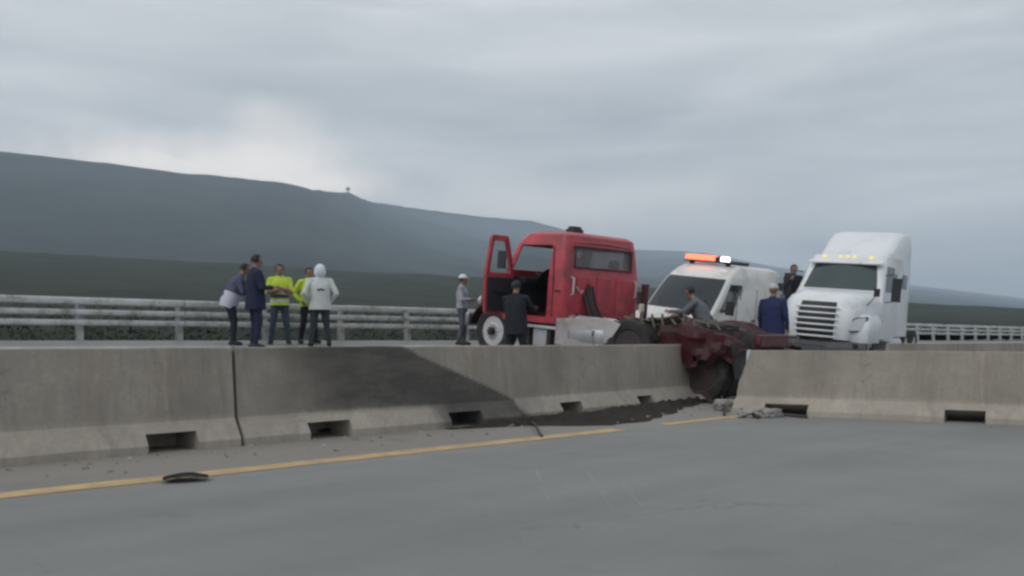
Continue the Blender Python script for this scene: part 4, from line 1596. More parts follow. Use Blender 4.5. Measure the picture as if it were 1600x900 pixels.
# ------------------------------------------------------------------ the white truck
def white_truck():
    root = empty("truck", (0, 0, 0), "white highway tractor truck with a barred black grille at the right", 'truck')
    # hood: x forward, front of the grille at x=0
    hv = [(0.74, -0.06, -1.95, 0.80, 1.12, 0.22, 0.02, 0.10), (1.05, -0.02, -1.95, 0.86, 1.16, 0.26, 0.02, 0.12), (1.40, -0.10, -1.95, 0.90, 1.16, 0.30, 0.02, 0.12),
          (1.66, -0.24, -1.95, 0.88, 1.14, 0.32, 0.02, 0.11), (1.80, -0.42, -1.95, 0.82, 1.08, 0.32, 0.02, 0.10), (1.93, -0.85, -1.95, 0.74, 1.02, 0.28, 0.02, 0.08),
          (2.02, -1.40, -1.95, 0.68, 0.94, 0.2, 0.02, 0.05)]
    zh = ZLoft(hv, [0, 0.25, 0.5, 0.75, 1], [0, 0.5, 1], [0, 0.12, 0.3, 0.5, 0.7, 0.88, 1])
    zh.build("hood", WHITE, root, cap_bot=False)
    # grille: black recess panel with white bars
    zh.patch("grille", BLACK, root, 'F', 1, 5, 0, 3, -0.016, 0.03)
    for k in range(6):
        zz = 0.80 + 0.145 * k
        t = k / 5
        xw = 0.51 + 0.03 * t
        bm = bmesh.new()
        pts = []
        for q in np.linspace(-1, 1, 11):
            bow = 0.11 * (1 - (q * 0.78) ** 2)
            fx = float(np.interp(zz, [0.74, 1.05, 1.40, 1.66], [-0.06, -0.02, -0.10, -0.24]))
            pts.append((fx + bow + 0.045, q * xw, zz))
        add_tube(bm, pts, 0.026, 6, flat=1.0)
        link("grille_bar", bm, WHITE, root)
    for s in (1, -1):
        bm = bmesh.new()
        add_box(bm, (-0.22, s * 0.55, 1.22), (0.001, 0.001, 0.001))
        bm.clear()
        # front wing beside the hood
        wl_ = [(0.70, -0.28, -1.62, 0.30, 0.30, 0.10, 0.05), (1.00, -0.22, -1.66, 0.33, 0.33, 0.14, 0.05), (1.24, -0.30, -1.66, 0.31, 0.31, 0.16, 0.06), (1.40, -0.50, -1.60, 0.24, 0.24, 0.14, 0.08)]
        zw = ZLoft(wl_, [0, 0.3, 0.6, 1], [0, 0.5, 1], [0, 0.3, 0.7, 1])
        bmo = zw.build("fender", WHITE, root, cap_bot=True)
        bmo.location = (0, s * 0.92, 0)
        # headlight
        bm = bmesh.new()
        out = rpoly([(0.02, 0.98), (0.34, 1.00), (0.42, 1.34), (0.16, 1.28)], 0.05)
        add_panel(bm, out, [], 0.05, lambda a, b, d: Vector((-0.13 - a * 0.42 + d - 0.28 * max(0, b - 1.1), s * (0.72 + a), b)))
        hl = link("headlight", bm, LAMP_CLEAR, root, bevel=0.01)
        bm = bmesh.new()
        out = rpoly([(-0.01, 0.95), (0.37, 0.97), (0.46, 1.37), (0.14, 1.31)], 0.05)
        add_panel(bm, out, [], 0.04, lambda a, b, d: Vector((-0.145 - a * 0.42 + d - 0.28 * max(0, b - 1.1), s * (0.72 + a), b)))
        link("bezel", bm, BLACK, hl, bevel=0.008)
        bm = bmesh.new()
        add_lathe(bm, [(0.0001, 0), (0.06, 0), (0.075, 0.02), (0.06, 0.035), (0.0001, 0.04)], 14, 'X', (-0.10, s * 0.98, 0.62))
        link("fog_lamp", bm, BLACK, root)
        # hood mirror and door mirror
        bm = bmesh.new()
        add_tube(bm, [(-0.95, s * 0.95, 1.60), (-0.80, s * 1.20, 1.90)], 0.014, 6)
        add_box(bm, (-0.80, s * 1.22, 1.98), (0.07, 0.14, 0.20))
        link("hood_mirror", bm, BLACK, root, bevel=0.03)
        bm = bmesh.new()
        add_tube(bm, [(-2.20, s * 1.10, 1.75), (-2.12, s * 1.36, 1.80), (-2.12, s * 1.38, 2.5), (-2.30, s * 1.08, 2.48)], 0.018, 6)
        add_box(bm, (-2.10, s * 1.42, 2.10), (0.10, 0.22, 0.62))
        link("door_mirror", bm, BLACK, root, bevel=0.03)
    # cab
    cv = [(0.80, -1.90, -3.6, 1.16, 1.18, 0.06, 0.04), (1.30, -1.90, -3.6, 1.17, 1.20, 0.06, 0.04), (1.90, -1.90, -3.6, 1.15, 1.19, 0.10, 0.04, 0.06), (2.04, -1.98, -3.6, 1.12, 1.18, 0.14, 0.04, 0.10),
          (2.42, -2.25, -3.6, 1.06, 1.14, 0.16, 0.04, 0.12), (2.74, -2.48, -3.6, 1.00, 1.10, 0.18, 0.04, 0.12), (2.86, -2.58, -3.6, 0.98, 1.08, 0.20, 0.04, 0.12),
          (3.00, -2.72, -3.6, 0.95, 1.07, 0.22, 0.04, 0.12)]
    zc = ZLoft(cv, [0, 0.05, 0.42, 0.78, 0.80, 1], [0, 0.5, 1], [0, 0.03, 0.25, 0.48, 0.52, 0.75, 0.97, 1])
    zc.build("cab", WHITE, root)
    zc.patch("windscreen", mat("green_tinted_glass", (0.035, 0.056, 0.058), 0.10, spec=0.8), root, 'F', 0, 7, 3, 5, -0.008, 0.02, shrink=0.02)
    for s in ('L', 'R'):
        zc.patch("side_window", GLASS_D, root, s, 1, 3, 3, 5, -0.006, 0.015)
    # roof fairing and sleeper
    fv = [(3.005, -3.1, -5.3, 0.93, 1.12, 0.24, 0.06, 0.10), (3.20, -3.5, -5.3, 0.95, 1.12, 0.26, 0.06, 0.10), (3.50, -3.95, -5.3, 0.95, 1.10, 0.26, 0.06, 0.09), (3.74, -4.4, -5.3, 0.90, 1.06, 0.26, 0.08, 0.06), (3.82, -4.7, -5.2, 0.78, 0.96, 0.24, 0.12, 0.03)]
    zf = ZLoft(fv, [0, 0.5, 1], [0, 0.5, 1], [0, 0.25, 0.5, 0.75, 1])
    zf.build("roof_fairing", WHITE, root)
    sv = [(0.85, -3.605, -5.3, 1.19, 1.19, 0.02, 0.06), (3.0, -3.605, -5.3, 1.13, 1.13, 0.02, 0.06)]
    zs = ZLoft(sv, [0, 0.3, 0.7, 1], [0, 0.5, 1], [0, 1])
    zs.build("sleeper", WHITE, root)
    for s in (1, -1):
        bm = bmesh.new()
        add_panel(bm, rpoly([(-4.8, 2.2), (-4.2, 2.2), (-4.2, 2.6), (-4.8, 2.6)], 0.06), [], 0.02, lambda a, b, d: Vector((a, s * (1.143 + d), b)))
        link("sleeper_window", bm, GLASS_D, root)
    for k, yy in enumerate((-0.62, -0.18, 0.0, 0.18, 0.62)):
        bm = bmesh.new()
        add_lathe(bm, [(0.05, 0), (0.05, 0.03), (0.03, 0.055), (0.0001, 0.06)], 10, 'X', (-2.68 + 0.10 * (1 - yy * yy), yy, 2.95))
        link("marker_lamp", bm, AMBER, root)
    bm = bmesh.new()
    add_tube(bm, [(-2.46, -1.06, 2.14), (-2.40, -0.55, 2.06)], 0.012, 5)
    add_tube(bm, [(-2.04, 0.1, 2.06), (-2.22, 0.55, 2.28)], 0.012, 5)
    link("wipers", bm, BLACK, root)
    # pale sun strip inside top of the windscreen: sun visor
    bm = bmesh.new()
    add_box(bm, (-2.42, 0, 2.80), (0.22, 1.95, 0.05), Matrix.Rotation(R(20), 3, 'Y'))
    link("sun_visor", bm, WHITE, root, bevel=0.02)
    # bumper
    bm = bmesh.new()
    prev = None
    for q in np.linspace(-1, 1, 15):
        x = 0.06 - 0.34 * abs(q) ** 3
        row = [bm.verts.new((x + dx, q * 1.20, zz)) for dx, zz in ((-0.10, 0.30), (0.04, 0.34), (0.06, 0.50), (0.02, 0.66), (-0.12, 0.70))]
        if prev:
            for j in range(4):
                bm.faces.new((prev[j], prev[j + 1], row[j + 1], row[j]))
        prev = row
    bmesh.ops.solidify(bm, geom=bm.faces[:], thickness=0.03)
    link("bumper", bm, mat("grey_bumper", (0.20, 0.20, 0.215), 0.5, var=0.15), root, smooth=60)
    bm = bmesh.new()
    add_box(bm, (0.10, 0, 0.50), (0.02, 0.52, 0.12))
    link("plate_panel", bm, BLACK, root, bevel=0.01)
    # steps, tank, frame, wheels
    for s in (1, -1):
        bm = bmesh.new()
        for zz in (0.42, 0.76):
            add_box(bm, (-2.35, s * 1.20, zz), (0.72, 0.22, 0.05))
        link("step", bm, ALU, root, bevel=0.01)
        bm = bmesh.new()
        add_lathe(bm, [(0.0001, -4.6), (0.30, -4.6), (0.32, -4.57), (0.32, -3.0), (0.30, -2.97), (0.0001, -2.97)], 26, 'X', (0, s * 0.90, 0.62))
        link("fuel_tank", bm, ALU, root, smooth=50)
        bm = bmesh.new()
        add_box(bm, (-4.0, s * 0.42, 0.80), (7.4, 0.08, 0.26))
        link("frame_rail", bm, FRAME, root)
        make_wheel(0.51, 0.28, root, (-1.02, s * 1.00, 0.51), ALU, flip=s)
        for x in (-5.75, -7.05):
            make_wheel(0.51, 0.26, root, (x, s * 1.00, 0.51), ALU, dual=True, flip=s)
    bm = bmesh.new()
    add_tube(bm, [(-1.02, -0.9, 0.51), (-1.02, 0.9, 0.51)], 0.07, 10)
    for x in (-5.75, -7.05):
        add_tube(bm, [(x, -0.8, 0.51), (x, 0.8, 0.51)], 0.09, 10)
    link("axles", bm, FRAME, root)
    bm = bmesh.new()
    add_box(bm, (-6.4, 0, 1.02), (1.0, 0.9, 0.10))
    add_box(bm, (-6.4, 0, 0.94), (0.4, 0.76, 0.10))
    link("fifth_wheel", bm, FRAME, root, bevel=0.01)
    # number mark on the left of the hood side
    return root


wtruck = white_truck()
place(wtruck, at(1268, 22.6), R(214), wheelbase=(-1.0, -6.4))

# ------------------------------------------------------------------ people
SKIN = mat("skin", (0.30, 0.17, 0.12), 0.6, var=0.08, scale=8)
HAIR = mat("black_hair", (0.012, 0.010, 0.010), 0.6, var=0.2, scale=30)
SHOE = mat("black_shoe", (0.018, 0.018, 0.02), 0.6)


def cloth(name, c, var=0.15):
    return mat("cloth_" + name, c, 0.9, var=var, scale=6, bump=0.35, bscale=14, spec=0.15)


HIVIS = mat("hi_vis_yellow", (0.52, 0.66, 0.06), 0.8, var=0.1, scale=9)
REFLECT = mat("reflective_tape", (0.62, 0.63, 0.62), 0.4)


def rotv(v, ang, axis):
    return Matrix.Rotation(ang, 3, axis) @ Vector(v)


def person(label, p, az, H=1.70, top=None, legs=None, pose='stand', lean=0, head_m=None, extras=(), sleeves=None, arms='down', stance=0.10,
           seed=0, group=None, z_extra=0.0, hands_m=None, twist=0.0, bulk=1.0, hem=0.0):
    root = empty("person", (p.x, p.y, p.z + z_extra), label, 'person', group)
    root.rotation_euler.z = R(90) - az
    s = H / 1.75
    rnd = random.Random(seed)
    # joints, facing +x
    J = {}
    pel = Vector((0, 0, 0.95))
    L = R(lean)
    rot = lambda v: rotv(v, L, 'Y')
    pelx = -0.22 * math.sin(L)
    pel.x += pelx
    J['pel'] = pel
    J['waist'] = pel + rot((0.0, 0, 0.16))
    J['chest'] = pel + rot((0.0, 0, 0.36))
    J['neck'] = pel + rot((-0.01, 0, 0.54))
    hl = rotv((0.03, 0, 0.15), L * 0.8, 'Y')
    J['head'] = J['neck'] + hl
    for sd, sg in (('l', 1), ('r', -1)):
        sh = pel + rot((0, sg * 0.195 * bulk, 0.475))
        J['sh' + sd] = sh
        mode = arms if isinstance(arms, str) else arms[0 if sg > 0 else 1]
        if mode == 'down':
            el = sh + Vector((-0.03 + 0.02 * rnd.random(), sg * 0.07, -0.29))
            wr = el + Vector((0.07, sg * 0.0, -0.25))
        elif mode == 'pocket':
            el = sh + Vector((-0.10, sg * 0.13, -0.26))
            wr = el + Vector((0.17, -sg * 0.11, -0.18))
        elif mode == 'crossed':
            el = sh + Vector((0.09, sg * 0.07, -0.27))
            wr = el + Vector((0.13, -sg * 0.22, 0.06 + 0.02 * sg))
        elif mode == 'front':
            el = sh + Vector((0.05, sg * 0.08, -0.28))
            wr = el + Vector((0.20, -sg * 0.12, 0.02))
        elif mode == 'reach':
            el = sh + rotv((0.20, sg * 0.07, -0.18), 0, 'Y')
            wr = el + Vector((0.24, -sg * 0.02, 0.02))
        elif mode == 'phone':
            el = sh + Vector((0.10, sg * 0.09, -0.26))
            wr = el + Vector((0.14, -sg * 0.08, 0.20))
        J['el' + sd], J['wr' + sd] = el, wr
        hp = Vector((pel.x, sg * 0.095, 0.92))
        kn = Vector((pel.x * 0.4 + 0.03, sg * (0.095 + stance * 0.45), 0.50))
        an = Vector((-0.02 + (0.05 if (sg > 0) else -0.05) * (1 if pose == 'stride' else 0.3), sg * (0.09 + stance), 0.085))
        J['hp' + sd], J['kn' + sd], J['an' + sd] = hp, kn, an
    bones = [('waist', 'pel', 'waist', 0.150 * bulk, 0.135 * bulk, 'top', 1.25), ('chest', 'waist', 'chest', 0.135 * bulk, 0.150 * bulk, 'top', 1.28), ('upper', 'chest', 'neck', 0.150 * bulk, 0.075, 'top', 1.25)]
    segs = []      # p0, p1, r0, r1, material key, y-stretch
    for _, a, b, r0, r1, k, f in bones:
        segs.append((J[a], J[b], r0, r1, k, f))
    segs.append((J['neck'] - Vector((0, 0, 0.03)), J['head'], 0.058, 0.055, 'skin', 1.0))
    segs.append((J['pel'] + Vector((0, 0, -0.03)), J['pel'] + Vector((0, 0, 0.06)), 0.145 * bulk, 0.15 * bulk, 'legs' if hem <= 0.06 else 'top', 1.2))
    for sd, sg in (('l', 1), ('r', -1)):
        segs.append((J['neck'] + Vector((0, 0, -0.04)), J['sh' + sd], 0.075, 0.080, 'top', 1.0))
        segs.append((J['sh' + sd], J['el' + sd], 0.074 * bulk, 0.056, 'sleeve', 1.0))
        segs.append((J['el' + sd], J['wr' + sd], 0.056, 0.040, 'sleeve2', 1.0))
        segs.append((J['hp' + sd], J['kn' + sd], 0.105 * bulk, 0.074, 'legs', 1.0))
        segs.append((J['kn' + sd], J['an' + sd] + Vector((0, 0, 0.03)), 0.072, 0.055, 'legs', 1.0))
    # head as a skull and jaw, nose, ears, all in the one surface
    hd_ = J['head']
    tilt = lambda v: hd_ + rotv(v, L * 0.55, 'Y')
    segs.append((tilt((-0.012, 0, 0.055)), tilt((0.018, 0, 0.045)), 0.092, 0.086, 'skin', 0.90))
    segs.append((tilt((0.03, 0, -0.035)), tilt((0.045, 0, -0.055)), 0.062, 0.045, 'skin', 0.95))
    segs.append((tilt((0.098, 0, 0.028)), tilt((0.118, 0, -0.012)), 0.014, 0.019, 'skin', 1.0))
    for sg in (1, -1):
        segs.append((tilt((0.0, sg * 0.078, 0.035)), tilt((-0.008, sg * 0.088, 0.0)), 0.020, 0.014, 'skin', 0.6))
    bm = bmesh.new()
    for p0, p1, r0, r1, k, f in segs:
        d = p1 - p0
        ln = d.length
        q = d.to_track_quat('Z', 'Y') if ln > 1e-6 else Matrix.Identity(3).to_quaternion()
        tmp = bmesh.new()
        prof = []
        nn = 6
        for i in range(nn + 1):
            a = -math.pi / 2 + math.pi / 2 * i / nn
            prof.append((max(r0 * math.cos(a), 1e-4), r0 * math.sin(a)))
        for i in range(nn + 1):
            a = math.pi / 2 * i / nn
            prof.append((max(r1 * math.cos(a), 1e-4), ln + r1 * math.sin(a)))
        add_lathe(tmp, prof, 14, 'Z')
        bmesh.ops.recalc_face_normals(tmp, faces=tmp.faces)
        for v in tmp.verts:
            c = q @ v.co
            if f != 1.0:
                c.y *= f
            v.co = p0 + c
        me = bpy.data.meshes.new("tmp")
        tmp.to_mesh(me)
        tmp.free()
        bm.from_mesh(me)
        bpy.data.meshes.remove(me)
    me = bpy.data.meshes.new("tmp")
    bm.to_mesh(me)
    bm.free()
    ob = bpy.data.objects.new("tmp", me)
    COL.objects.link(ob)
    rm = ob.modifiers.new("r", 'REMESH')
    rm.mode = 'VOXEL'
    rm.voxel_size = 0.014
    sm = ob.modifiers.new("s", 'SMOOTH')
    sm.factor, sm.iterations = 0.5, 4
    dg = bpy.context.evaluated_depsgraph_get()
    dg.update()
    ev = ob.evaluated_get(dg)
    bm = bmesh.new()
    bm.from_mesh(ev.to_mesh())
    ev.to_mesh_clear()
    bpy.data.objects.remove(ob)
    bpy.data.meshes.remove(me)
    mats = {'top': 0, 'sleeve': 1, 'sleeve2': 2, 'legs': 3, 'skin': 4}
    # cloth folds and material zones
    for v in bm.verts:
        pass
    P0 = np.array([tuple(x[0]) for x in segs]); P1 = np.array([tuple(x[1]) for x in segs])
    R0 = np.array([x[2] for x in segs]); R1 = np.array([x[3] for x in segs])
    DD = P1 - P0
    LL = np.maximum((DD ** 2).sum(1), 1e-9)
    hem_z = pel.z - hem
    for f in bm.faces:
        c = np.array(f.calc_center_median())
        t = np.clip(((c - P0) * DD).sum(1) / LL, 0, 1)
        dist = np.linalg.norm(c - (P0 + DD * t[:, None]), axis=1) - (R0 + (R1 - R0) * t)
        k = segs[int(np.argmin(dist))][4]
        if k in ('legs', 'top') and lean < 25:
            k = 'top' if c[2] > hem_z else 'legs'
        if k == 'skin' and c[2] < J['neck'].z + 0.015 and lean < 25:
            k = 'top'
        f.material_index = mats[k]
        f.smooth = True
    for v in bm.verts:
        if v.co.z < J['neck'].z:
            v.co += v.normal * 0.011 * fbm(v.co.x * 7 + seed, v.co.y * 7 + v.co.z * 5, 1.6, 4)
    # hands: palm with four fingers and a thumb
    n_skin = 4
    for sd, sg in (('l', 1), ('r', -1)):
        w, e = J['wr' + sd], J['el' + sd]
        d = (w - e).normalized()
        sidev = Vector((0, sg, 0)) - d * d.dot(Vector((0, sg, 0)))
        if sidev.length < 0.2:
            sidev = Vector((1, 0, 0))
        sidev.normalize()
        fw = d.cross(sidev).normalized()
        if fw.x < 0:
            fw = -fw
        nf0 = len(bm.faces)
        add_tube(bm, [w - d * 0.02, w + d * 0.03, w + d * 0.085], [0.032, 0.042, 0.038], 10, flat=0.55 if abs(sidev.z) < 0.7 else 1.0)
        for k, ln in enumerate((0.072, 0.080, 0.075, 0.058)):
            b = w + d * 0.080 + fw * (0.030 - 0.020 * k)
            add_tube(bm, [b, b + d * ln * 0.5 - sidev * 0.008, b + d * ln * 0.85 - sidev * 0.030], [0.0095, 0.0085, 0.0065], 6)
        tb = w + d * 0.025 + fw * 0.034
        add_tube(bm, [tb, tb + d * 0.03 + fw * 0.022, tb + d * 0.062 + fw * 0.022 - sidev * 0.01], [0.013, 0.011, 0.008], 6)
        bm.faces.ensure_lookup_table()
        for f in bm.faces[nf0:]:
            f.material_index = n_skin
    nf0 = len(bm.faces)
    for sg in (1, -1):       # eyes
        c = tilt((0.094, sg * 0.032, 0.038))
        add_lathe(bm, [(0.0001, -0.006), (0.009, -0.003), (0.011, 0.003), (0.0001, 0.008)], 8, 'X', c)
    add_tube(bm, [tilt((0.098, -0.022, -0.045)), tilt((0.104, 0, -0.047)), tilt((0.098, 0.022, -0.045))], 0.005, 5)   # mouth
    bm.faces.ensure_lookup_table()
    for f in bm.faces[nf0:]:
        f.material_index = 5
    if s != 1:
        bmesh.ops.scale(bm, vec=(s, s, s), verts=bm.verts)
    me = bpy.data.meshes.new("body")
    bm.to_mesh(me)
    bm.free()
    for m_ in (top, sleeves or top, (hands_m or sleeves or top), legs, SKIN, HAIR):
        me.materials.append(m_)
    bo = bpy.data.objects.new("body", me)
    COL.objects.link(bo)
    bo.parent = root
    # shoes
    for sd, sg in (('l', 1), ('r', -1)):
        b = bmesh.new()
        an = J['an' + sd]
        yaw = sg * 0.18
        dx = Vector((math.cos(yaw), math.sin(yaw), 0))
        add_tube(b, [Vector((an.x, an.y, 0.048)) - dx * 0.085, Vector((an.x, an.y, 0.062)) - dx * 0.05, Vector((an.x, an.y, 0.066)) + dx * 0.03, Vector((an.x, an.y, 0.045)) + dx * 0.13, Vector((an.x, an.y, 0.033)) + dx * 0.185],
                 [0.034, 0.052, 0.054, 0.046, 0.024], 10)
        add_tube(b, [Vector((an.x, an.y, 0.07)), an + Vector((0, 0, 0.05))], [0.052, 0.052], 10)
        for v in b.verts:
            v.co.z = max(v.co.z, 0.0)
        bmesh.ops.scale(b, vec=(s, s, s), verts=b.verts)
        link("shoe", b, SHOE, bo.parent, smooth=60)

    def shell(name, m_, rings, seg=18, thick=0.0, cap=False, sub=None):
        """lofted garment piece; rings: centre, rx, ry, tilt"""
        b = bmesh.new()
        rows = []
        for c, rx, ry in rings:
            row = []
            for k in range(seg):
                a = 2 * math.pi * k / seg
                o_ = Vector((rx * math.cos(a), ry * math.sin(a), 0))
                row.append(b.verts.new((Vector(c) + rotv(o_, L * 0.85, 'Y')) * s))
            rows.append(row)
        for r_, q_ in zip(rows, rows[1:]):
            for k in range(seg):
                b.faces.new((r_[k], r_[(k + 1) % seg], q_[(k + 1) % seg], q_[k]))
        if cap:
            b.faces.new(rows[-1])
        for v in b.verts:
            v.co += Vector((v.co.x - pel.x, v.co.y, 0)).normalized() * 0.010 * fbm(v.co.x * 8 + seed, v.co.y * 8 + v.co.z * 6, 1.4, 3)
        return link(name, b, m_, sub or root, smooth=70)
    tl = lambda a: pel + rot(a)
    for ex in extras:
        k = ex[0]
        if k == 'hair':
            b = bmesh.new()
            bmesh.ops.create_icosphere(b, subdivisions=3, radius=0.106)
            for v in list(b.verts):
                v.co.y *= 0.92
                v.co += v.co.normalized() * 0.006 * fbm(v.co.x * 30, v.co.y * 30 + v.co.z * 20, 1, 3)
            bmesh.ops.delete(b, geom=[v for v in b.verts if (v.co.x > 0.045 and v.co.z < 0.045) or v.co.z < -0.055], context='VERTS')
            for v in b.verts:
                v.co = tilt(v.co + Vector((0, 0, 0.052))) * s
            link("hair", b, HAIR, root, smooth=80)
        elif k in ('cap', 'helmet'):
            b = bmesh.new()
            rr = 0.112 if k == 'cap' else 0.128
            bmesh.ops.create_uvsphere(b, u_segments=20, v_segments=12, radius=rr)
            bmesh.ops.delete(b, geom=[v for v in b.verts if v.co.z < -0.005], context='VERTS')
            for v in b.verts:
                v.co.y *= 0.93
                v.co = tilt(v.co + Vector((0.0, 0, 0.068))) * s
            if k == 'cap':
                pb = [tilt((0.08, -0.07, 0.072)), tilt((0.16, -0.055, 0.058)), tilt((0.185, 0, 0.056)), tilt((0.16, 0.055, 0.058)), tilt((0.08, 0.07, 0.072))]
                vs = [b.verts.new(x * s) for x in pb]
                vu = [b.verts.new((x + Vector((0, 0, 0.010))) * s) for x in pb]
                b.faces.new(vs)
                b.faces.new(vu[::-1])
                for i in range(5):
                    b.faces.new((vs[i], vs[(i + 1) % 5], vu[(i + 1) % 5], vu[i]))
            else:
                add_tube(b, [tilt((0.135 * math.cos(a), 0.125 * math.sin(a), 0.066)) * s for a in np.linspace(0, 2 * math.pi, 21)], 0.012 * s, 6)
            link(k, b, ex[1], root, smooth=60)
        elif k == 'hood':
            b = bmesh.new()
            bmesh.ops.create_uvsphere(b, u_segments=22, v_segments=16, radius=0.138)
            bmesh.ops.delete(b, geom=[v for v in b.verts if v.co.x > 0.10], context='VERTS')
            for v in b.verts:
                v.co.y *= 0.88
                if v.co.z < 0:
                    v.co.z *= 1.25
                    v.co.y *= 1.1
                if v.co.z > 0.08 and v.co.x < 0:
                    v.co.z += 0.015
                v.co += v.co.normalized() * 0.008 * fbm(v.co.x * 12, v.co.y * 12, 1, 3)
                v.co = tilt(v.co + Vector((-0.012, 0, 0.020))) * s
            link("hood", b, ex[1], root, smooth=70)
        elif k == 'vest':
            w_ = 0.012
            v_ = shell("vest", ex[1], [(tl((0, 0, -0.08)), 0.172 * bulk, 0.208 * bulk), (tl((0, 0, 0.10)), 0.160 * bulk, 0.196 * bulk), (tl((0, 0, 0.30)), 0.172 * bulk, 0.205 * bulk), (tl((0, 0, 0.42)), 0.150 * bulk, 0.225 * bulk), (tl((0, 0, 0.505)), 0.110, 0.170), (tl((-0.01, 0, 0.54)), 0.085, 0.10)])
            for zz in (0.02, 0.20):
                shell("tape", REFLECT, [(tl((0, 0, zz - 0.03)), 0.173 * bulk, 0.209 * bulk), (tl((0, 0, zz + 0.03)), 0.172 * bulk, 0.209 * bulk)], sub=v_)
            if len(ex) > 2:
                b = bmesh.new()
                c = tl((0.175, 0, 0.12)) * s
                add_box(b, c, (0.03, 0.40 * s, 0.06))
                link("belt", b, BLACK, root, bevel=0.01)
        elif k == 'coat':
            hz_ = ex[2] if len(ex) > 2 else -0.16
            shell("jacket", ex[1], [(tl((0, 0, hz_)), 0.185 * bulk, 0.225 * bulk), (tl((0, 0, -0.02)), 0.178 * bulk, 0.215 * bulk), (tl((0, 0, 0.14)), 0.163 * bulk, 0.198 * bulk), (tl((0, 0, 0.32)), 0.172 * bulk, 0.206 * bulk), (tl((0, 0, 0.44)), 0.140 * bulk, 0.220 * bulk), (tl((0, 0, 0.515)), 0.10, 0.16), (tl((-0.01, 0, 0.56)), 0.080, 0.088)])
        elif k == 'shirt_tail':
            shell("shirt", ex[1], [(tl((0.03, 0, -0.17)), 0.160 * bulk, 0.198 * bulk), (tl((0.01, 0, -0.05)), 0.168 * bulk, 0.215 * bulk), (tl((0, 0, 0.10)), 0.165 * bulk, 0.198 * bulk), (tl((0, 0, 0.16)), 0.155 * bulk, 0.19 * bulk)])
        elif k == 'print':
            b = bmesh.new()
            for yy, ww in ((-0.045, 0.06), (0.05, 0.055), (0.0, 0.04)):
                add_box(b, tl((-0.182, yy, 0.30 - abs(yy) * 0.3)) * s, (0.012, ww, 0.035))
            link("print", b, HAIR, root)
        elif k == 'bag':
            b = bmesh.new()
            add_box(b, tl(ex[2]) * s, (0.16, 0.26, 0.30))
            link("bag", b, ex[1], root, bevel=0.05)
    return root


NAVY = cloth("navy", (0.030, 0.034, 0.065))
DARK = cloth("charcoal", (0.028, 0.030, 0.038))
JEANS = cloth("denim", (0.060, 0.075, 0.105))
GREYT = cloth("grey_trousers", (0.055, 0.060, 0.066))
PURPLE = cloth("slate_violet", (0.105, 0.105, 0.165))
PALE = cloth("pale_lilac", (0.56, 0.55, 0.64), 0.08)
CREAM = cloth("off_white", (0.62, 0.64, 0.62), 0.08)
HOODW = cloth("white_hood", (0.72, 0.76, 0.84), 0.06)
GREYJ = cloth("grey_jacket", (0.15, 0.16, 0.175))
BLUE = cloth("blue_overall", (0.034, 0.042, 0.105))
CAPW = mat("white_cap", (0.72, 0.74, 0.78), 0.7)
SILVER = cloth("light_grey", (0.36, 0.37, 0.40))

away = R(-10)
person("person in a violet grey jacket over a long pale shirt, bent towards the guardrail", ground_point(366, 17.7), R(70), 1.66, top=PURPLE, legs=DARK, lean=24, arms='front', extras=[('hair',), ('shirt_tail', PALE)], seed=1, stance=0.12, bulk=1.12, hem=0.05)
person("tall person all in dark navy, standing beside the bent one", ground_point(399, 17.4), R(60), 1.80, top=NAVY, legs=NAVY, arms='front', extras=[('hair',), ('coat', NAVY, -0.20)], seed=2, stance=0.06, bulk=1.05)
person("person facing us in a yellow hi-vis vest with a dark belt and blue jeans", ground_point(437, 18.6), R(165), 1.63, top=HIVIS, legs=JEANS, sleeves=HIVIS, hands_m=SKIN, arms='crossed', extras=[('hair',), ('vest', HIVIS, 1)], seed=3)
person("person in a yellow vest half hidden behind the white hooded one", ground_point(482, 19.2), R(140), 1.60, top=HIVIS, legs=DARK, sleeves=HIVIS, arms='pocket', extras=[('hair',), ('vest', HIVIS)], seed=4, bulk=1.02)
person("person from behind in a cream hooded jacket with the white hood up", ground_point(500, 18.75), R(-18), 1.68, top=CREAM, legs=GREYT, arms='pocket', extras=[('hood', HOODW), ('coat', CREAM, -0.14), ('print',)], seed=5, stance=0.10, bulk=1.10)
person("person in a white cap and light grey top ahead of the red truck", ground_point(722, 21.6), R(100), 1.66, top=SILVER, legs=cloth("black_white", (0.10, 0.10, 0.115), 0.5), arms='front', extras=[('cap', CAPW), ('hair',)], seed=6)
pdark = ground_point(806, 17.6)
person("person in dark clothes standing at the open door of the red truck", pdark, R(20), 1.74, top=DARK, legs=DARK, arms='reach', extras=[('hair',), ('coat', DARK, -0.22)], seed=7, bulk=1.08)
person("person in a grey jacket leaning forward in front of the white van", ground_point(1096, 18.9), R(-70), 1.86, top=GREYJ, legs=DARK, lean=26, arms='reach', extras=[('hair',), ('coat', GREYJ, -0.12)], seed=8, bulk=1.06)
person("person in blue overalls and a pale cap between the van and white truck", ground_point(1208, 19.9), R(40), 1.90, top=BLUE, legs=BLUE, arms='down', extras=[('cap', mat("pale_cap", (0.5, 0.5, 0.52), 0.7)), ('coat', BLUE, -0.2)], seed=9, bulk=1.1)
bpy.context.view_layer.update()
p9 = wtruck.matrix_world @ Vector((-2.35, -1.22, 0.787))
person("person in a dark jacket and orange scarf standing on the white truck's step", p9, R(170), 1.84, top=DARK, legs=DARK, arms='phone', extras=[('hair',), ('coat', DARK, -0.2)], seed=10, bulk=1.05, z_extra=0.0)

